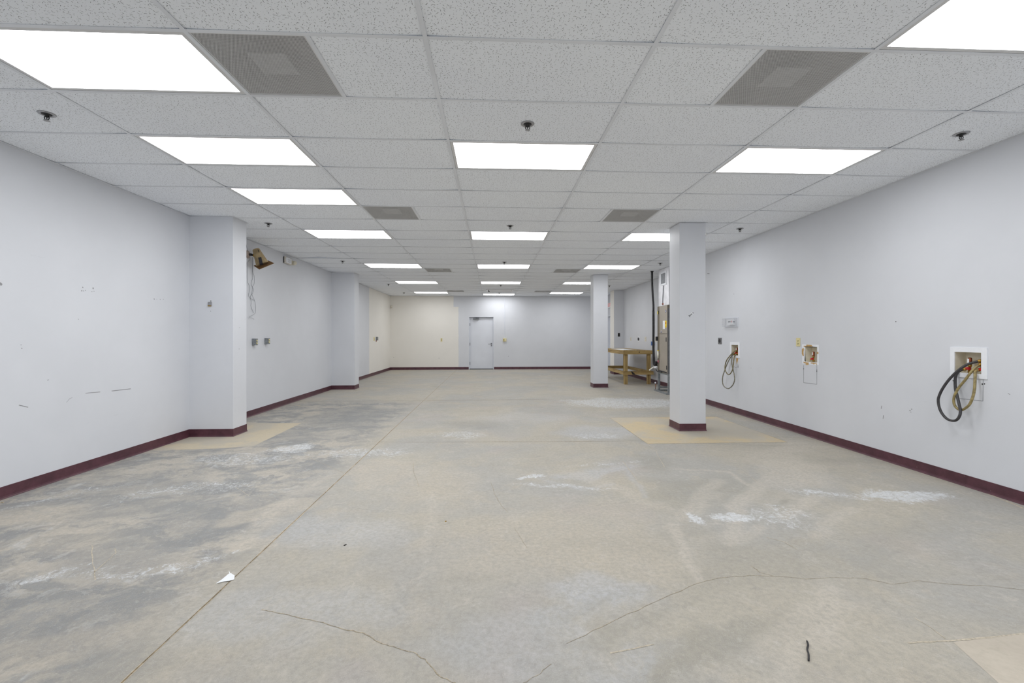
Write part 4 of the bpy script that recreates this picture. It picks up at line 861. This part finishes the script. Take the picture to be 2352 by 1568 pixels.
# steel stand
t = thing('equipment_stand', (4.16, 10.05, 0), 'grey welded steel stand carrying the air handler', 'metal stand'); sx0, sx1, sy0, sy1, zt = 3.93, 4.42, 9.72, 10.36, .452
for x in (sx0, sx1-.05):
    for y in (sy0, sy1-.05): bx('leg', 'galv', t, x, x+.045, y, y+.045, .03, zt-.03, bev=.002)
bx('top_rail', 'galv', t, sx0, sx0+.04, sy0, sy1, zt-.03, zt); bx('top_rail', 'galv', t, sx1-.04, sx1, sy0, sy1, zt-.03, zt); bx('top_rail', 'galv', t, sx0+.04, sx1-.04, sy0, sy0+.04, zt-.03, zt); bx('top_rail', 'galv', t, sx0+.04, sx1-.04, sy1-.04, sy1, zt-.03, zt)
bx('foot_rail', 'galv', t, 3.865, 3.925, 9.66, 10.42, 0, .03); bx('foot_rail', 'galv', t, 3.925, 4.44, 9.66, 9.72, 0, .03); bx('foot_rail', 'galv', t, 3.925, 4.44, 10.36, 10.42, 0, .03); bx('foot_rail', 'galv', t, 4.38, 4.44, 9.72, 10.36, 0, .03)
bx('cross_tube', 'galv', t, 3.975, 4.375, 10.31, 10.35, .07, .11)
t = thing('drain_rod', (3.93, 10.5, 0), 'thin copper drain stub with a white ball top beside the stand', 'pipe'); m = MB(); m.tube([(3.92, 10.47, 0), (3.92, 10.47, .16)], .006, 8); m.build('stub_pipe', 'copper', t); m = MB(); m.lathe([(0, -.022), (.016, -.016), (.022, 0), (.016, .016), (0, .022)], (3.92, 10.47, .18), seg=12); m.build('ball_cap', 'white', t); bx('floor_flange', 'black', t, 3.90, 3.955, 10.44, 10.50, 0, .02)
# duct
t = thing('supply_duct', (4.18, 10.04, 2.0), 'white foil covered duct rising from the air handler to the ceiling', 'duct'); bx('duct_box', 'foil', t, 3.95, 4.40, 9.735, 10.34, 2.002, H-.004, bev=.006)
rg = thing('x', (0, 0, 0), None, None); bpy.data.objects.remove(rg)
m = MB(); frame_ring(m, 9.86, 10.205, 2.47, 2.785, (9.90, 10.165, 2.51, 2.745), 3.936, 3.95); r_ = m.build('register_frame', 'white', t); 
m = MB(); m.box(3.946, 3.949, 9.90, 10.165, 2.51, 2.745)
for k in range(16): y = 9.908+k*.0165; m.box(3.940, 3.946, y, y+.006, 2.51, 2.745)
m.build('louvres', 'louvre', r_)
m = MB(); m.tube([(3.944, 10.02, 2.46), (3.944, 10.06, 2.2), (3.944, 10.07, 2.03)], .011, 8); m.build('flat_cable', 'greyink', t); bx('red_connector', 'copper', t, 3.935, 3.95, 10.04, 10.10, 2.02, 2.06)
# black insulated pipe
t = thing('insulated_pipe', (3.85, 10.5, .7), 'black insulated refrigerant pipe from ceiling down to the air handler', 'pipe')
m = MB(); m.tube([(3.851, 10.5, 2.86), (3.853, 10.5, 2.6), (3.866, 10.5, 2.3), (3.884, 10.5, 2.06), (3.884, 10.5, 1.9)], .024, 12); m.tube([(3.883, 10.5, 1.91), (3.885, 10.5, 1.5), (3.882, 10.5, 1.1), (3.886, 10.5, .9), (3.893, 10.5, .66), (3.90, 10.49, .622), (3.915, 10.47, .608), (3.938, 10.43, .605)], .0275, 12, sub=3); m.build('insulation', 'black', t)
m = MB(); m.lathe([(.036, 0), (.036, -.012), (.027, -.02)], (3.851, 10.5, 2.86), seg=16); m.build('ceiling_collar', 'black', t)
t = thing('junction_box', (XF, 11.25, 1.05), 'blue plastic box on the wall behind the black insulated pipe', 'electrical box'); bx('box', 'blue', t, XF-.05, XF, 12.02, 12.17, 1.04, 1.15, bev=.004)
t['label'] = 'blue plastic box on the wall behind the black insulated pipe'; 
# ------------------------------------------------------------------ workbench
BX0, BX1, BY0, BY1 = 3.525, 4.325, 11.74, 14.05
t = thing('workbench', ((BX0+BX1)/2, (BY0+BY1)/2, 0), 'rough pine workbench with lower rails, behind the back column', 'workbench')
nb = 6; wb = (BX1-BX0)/nb
m = MB()
for k in range(nb): m.box(BX0+k*wb+.002, BX0+(k+1)*wb-(.002 if k not in (2, 4) else .010), BY0+.005, BY1-.005, .895, .912, bev=.002)
m.build('top', 'woody', t)
bx('apron', 'woodx', t, BX0, BX1, BY0, BY0+.038, .810, .894, bev=.002); bx('apron', 'woodx', t, BX0, BX1, BY1-.038, BY1, .810, .894, bev=.002); bx('apron', 'woody', t, BX0, BX0+.038, BY0+.038, BY1-.038, .810, .894, bev=.002); bx('apron', 'woody', t, BX1-.038, BX1, BY0+.038, BY1-.038, .810, .894, bev=.002)
for x in (BX0+.04, BX1-.13):
    for y in (BY0+.04, BY1-.13): bx('leg', 'woodz', t, x, x+.089, y, y+.089, 0, .894, bev=.003)
bx('lower_rail', 'woodx', t, BX0-.004, BX1+.02, BY0, BY0+.038, .265, .354, bev=.002); bx('lower_rail', 'woodx', t, BX0-.004, BX1, BY1-.038, BY1, .265, .354, bev=.002)
bx('lower_rail', 'woody', t, BX0, BX0+.038, BY0+.038, BY1-.038, .265, .354, bev=.002); bx('lower_rail', 'woody', t, BX1-.038, BX1, BY0+.038, BY1-.038, .265, .354, bev=.002)
m = MB(); m.prism([(BX0+.2, BY0-.0008, .354), (BX0+.235, BY0-.0008, .354), (BX0+.33, BY0-.0008, .268), (BX0+.25, BY0-.0008, .268)], (0, .0006, 0)); m.build('dark_stain', 'gap', t)
m = MB(); m.lathe([(.015, 0), (.013, .001)], (BX0+.43, BY0-.0002, .868), axis=(0, -1, 0), seg=12); m.build('knot', 'gap', t)
m = MB(); m.box(3.62, 3.98, 12.1, 13.3, .9125, .918, bev=.001); tag(m.build('white_board', 'paper', origin=(3.8, 12.7, .9125)), 'flat white board lying on the workbench top', 'board'); 
m = MB(); m.box(3.64, 4.02, 12.02, 12.09, .9125, .922, bev=.002); tag(m.build('metal_strip', 'galv', origin=(3.83, 12.05, .9125)), 'dark thin metal strip on the workbench in front of the board', 'metal strip')

# ------------------------------------------------------------------ litter on the floor
m = MB(); a = [fl(*p) for p in ((495, 1340), (509, 1333), (524, 1323), (530, 1321), (538, 1323), (537, 1330), (526, 1334), (514, 1335))]
vs = [m.b.verts.new((x, y, z)) for (x, y), z in zip(a, (.004, .010, .016, .014, .006, .002, .004, .003))]; m.b.faces.new(vs); bmesh.ops.triangulate(m.b, faces=m.b.faces[:])
m.b.faces.new([m.b.verts.new(p) for p in ((*fl(526, 1323), .014), (*fl(529, 1323), .014), (*fl(524.5, 1317), .022))])
o = m.build('paper_scrap', 'paper', origin=(*fl(515, 1332), .002), fixn=False); o.modifiers.new('s', 'SOLIDIFY').thickness = .001; tag(o, 'torn scrap of white paper lying on the saw cut in the floor', 'paper scrap')
m = MB(); m.tube([(*fl(1852, 1475), .004), (*fl(1855, 1484), .006), (*fl(1853, 1494), .004), (*fl(1856, 1505), .004), (*fl(1856, 1520), .004)], .0035, 6); tag(m.build('wire_offcut', 'black', origin=(*fl(1855, 1495), 0)), 'short black wire offcut on the floor at lower right', 'wire offcut')
m = MB(); m.lathe([(.006, 0), (.006, .003), (.004, .005)], (*fl(1023, 1197), 0), seg=10); tag(m.build('screw_cap', 'brass', origin=(*fl(1023, 1197), 0)), 'tiny orange brown cap on the open floor near the centre', 'debris')
m = MB(); x, y = fl(792, 1251); m.box(x-.009, x+.009, y-.003, y+.003, 0, .004, bev=.001, rot=Matrix.Rotation(.9, 3, 'Z')); tag(m.build('wood_splinter', 'gap', origin=(x, y, 0)), 'tiny dark splinter on the floor left of centre', 'debris')
for i, (px, py) in enumerate(((318, 1450), (383, 1474), (742, 1451))):
    pass
for o in bpy.data.objects:
    if o.type == 'MESH' and not o.data.materials: print('no mat', o.name)
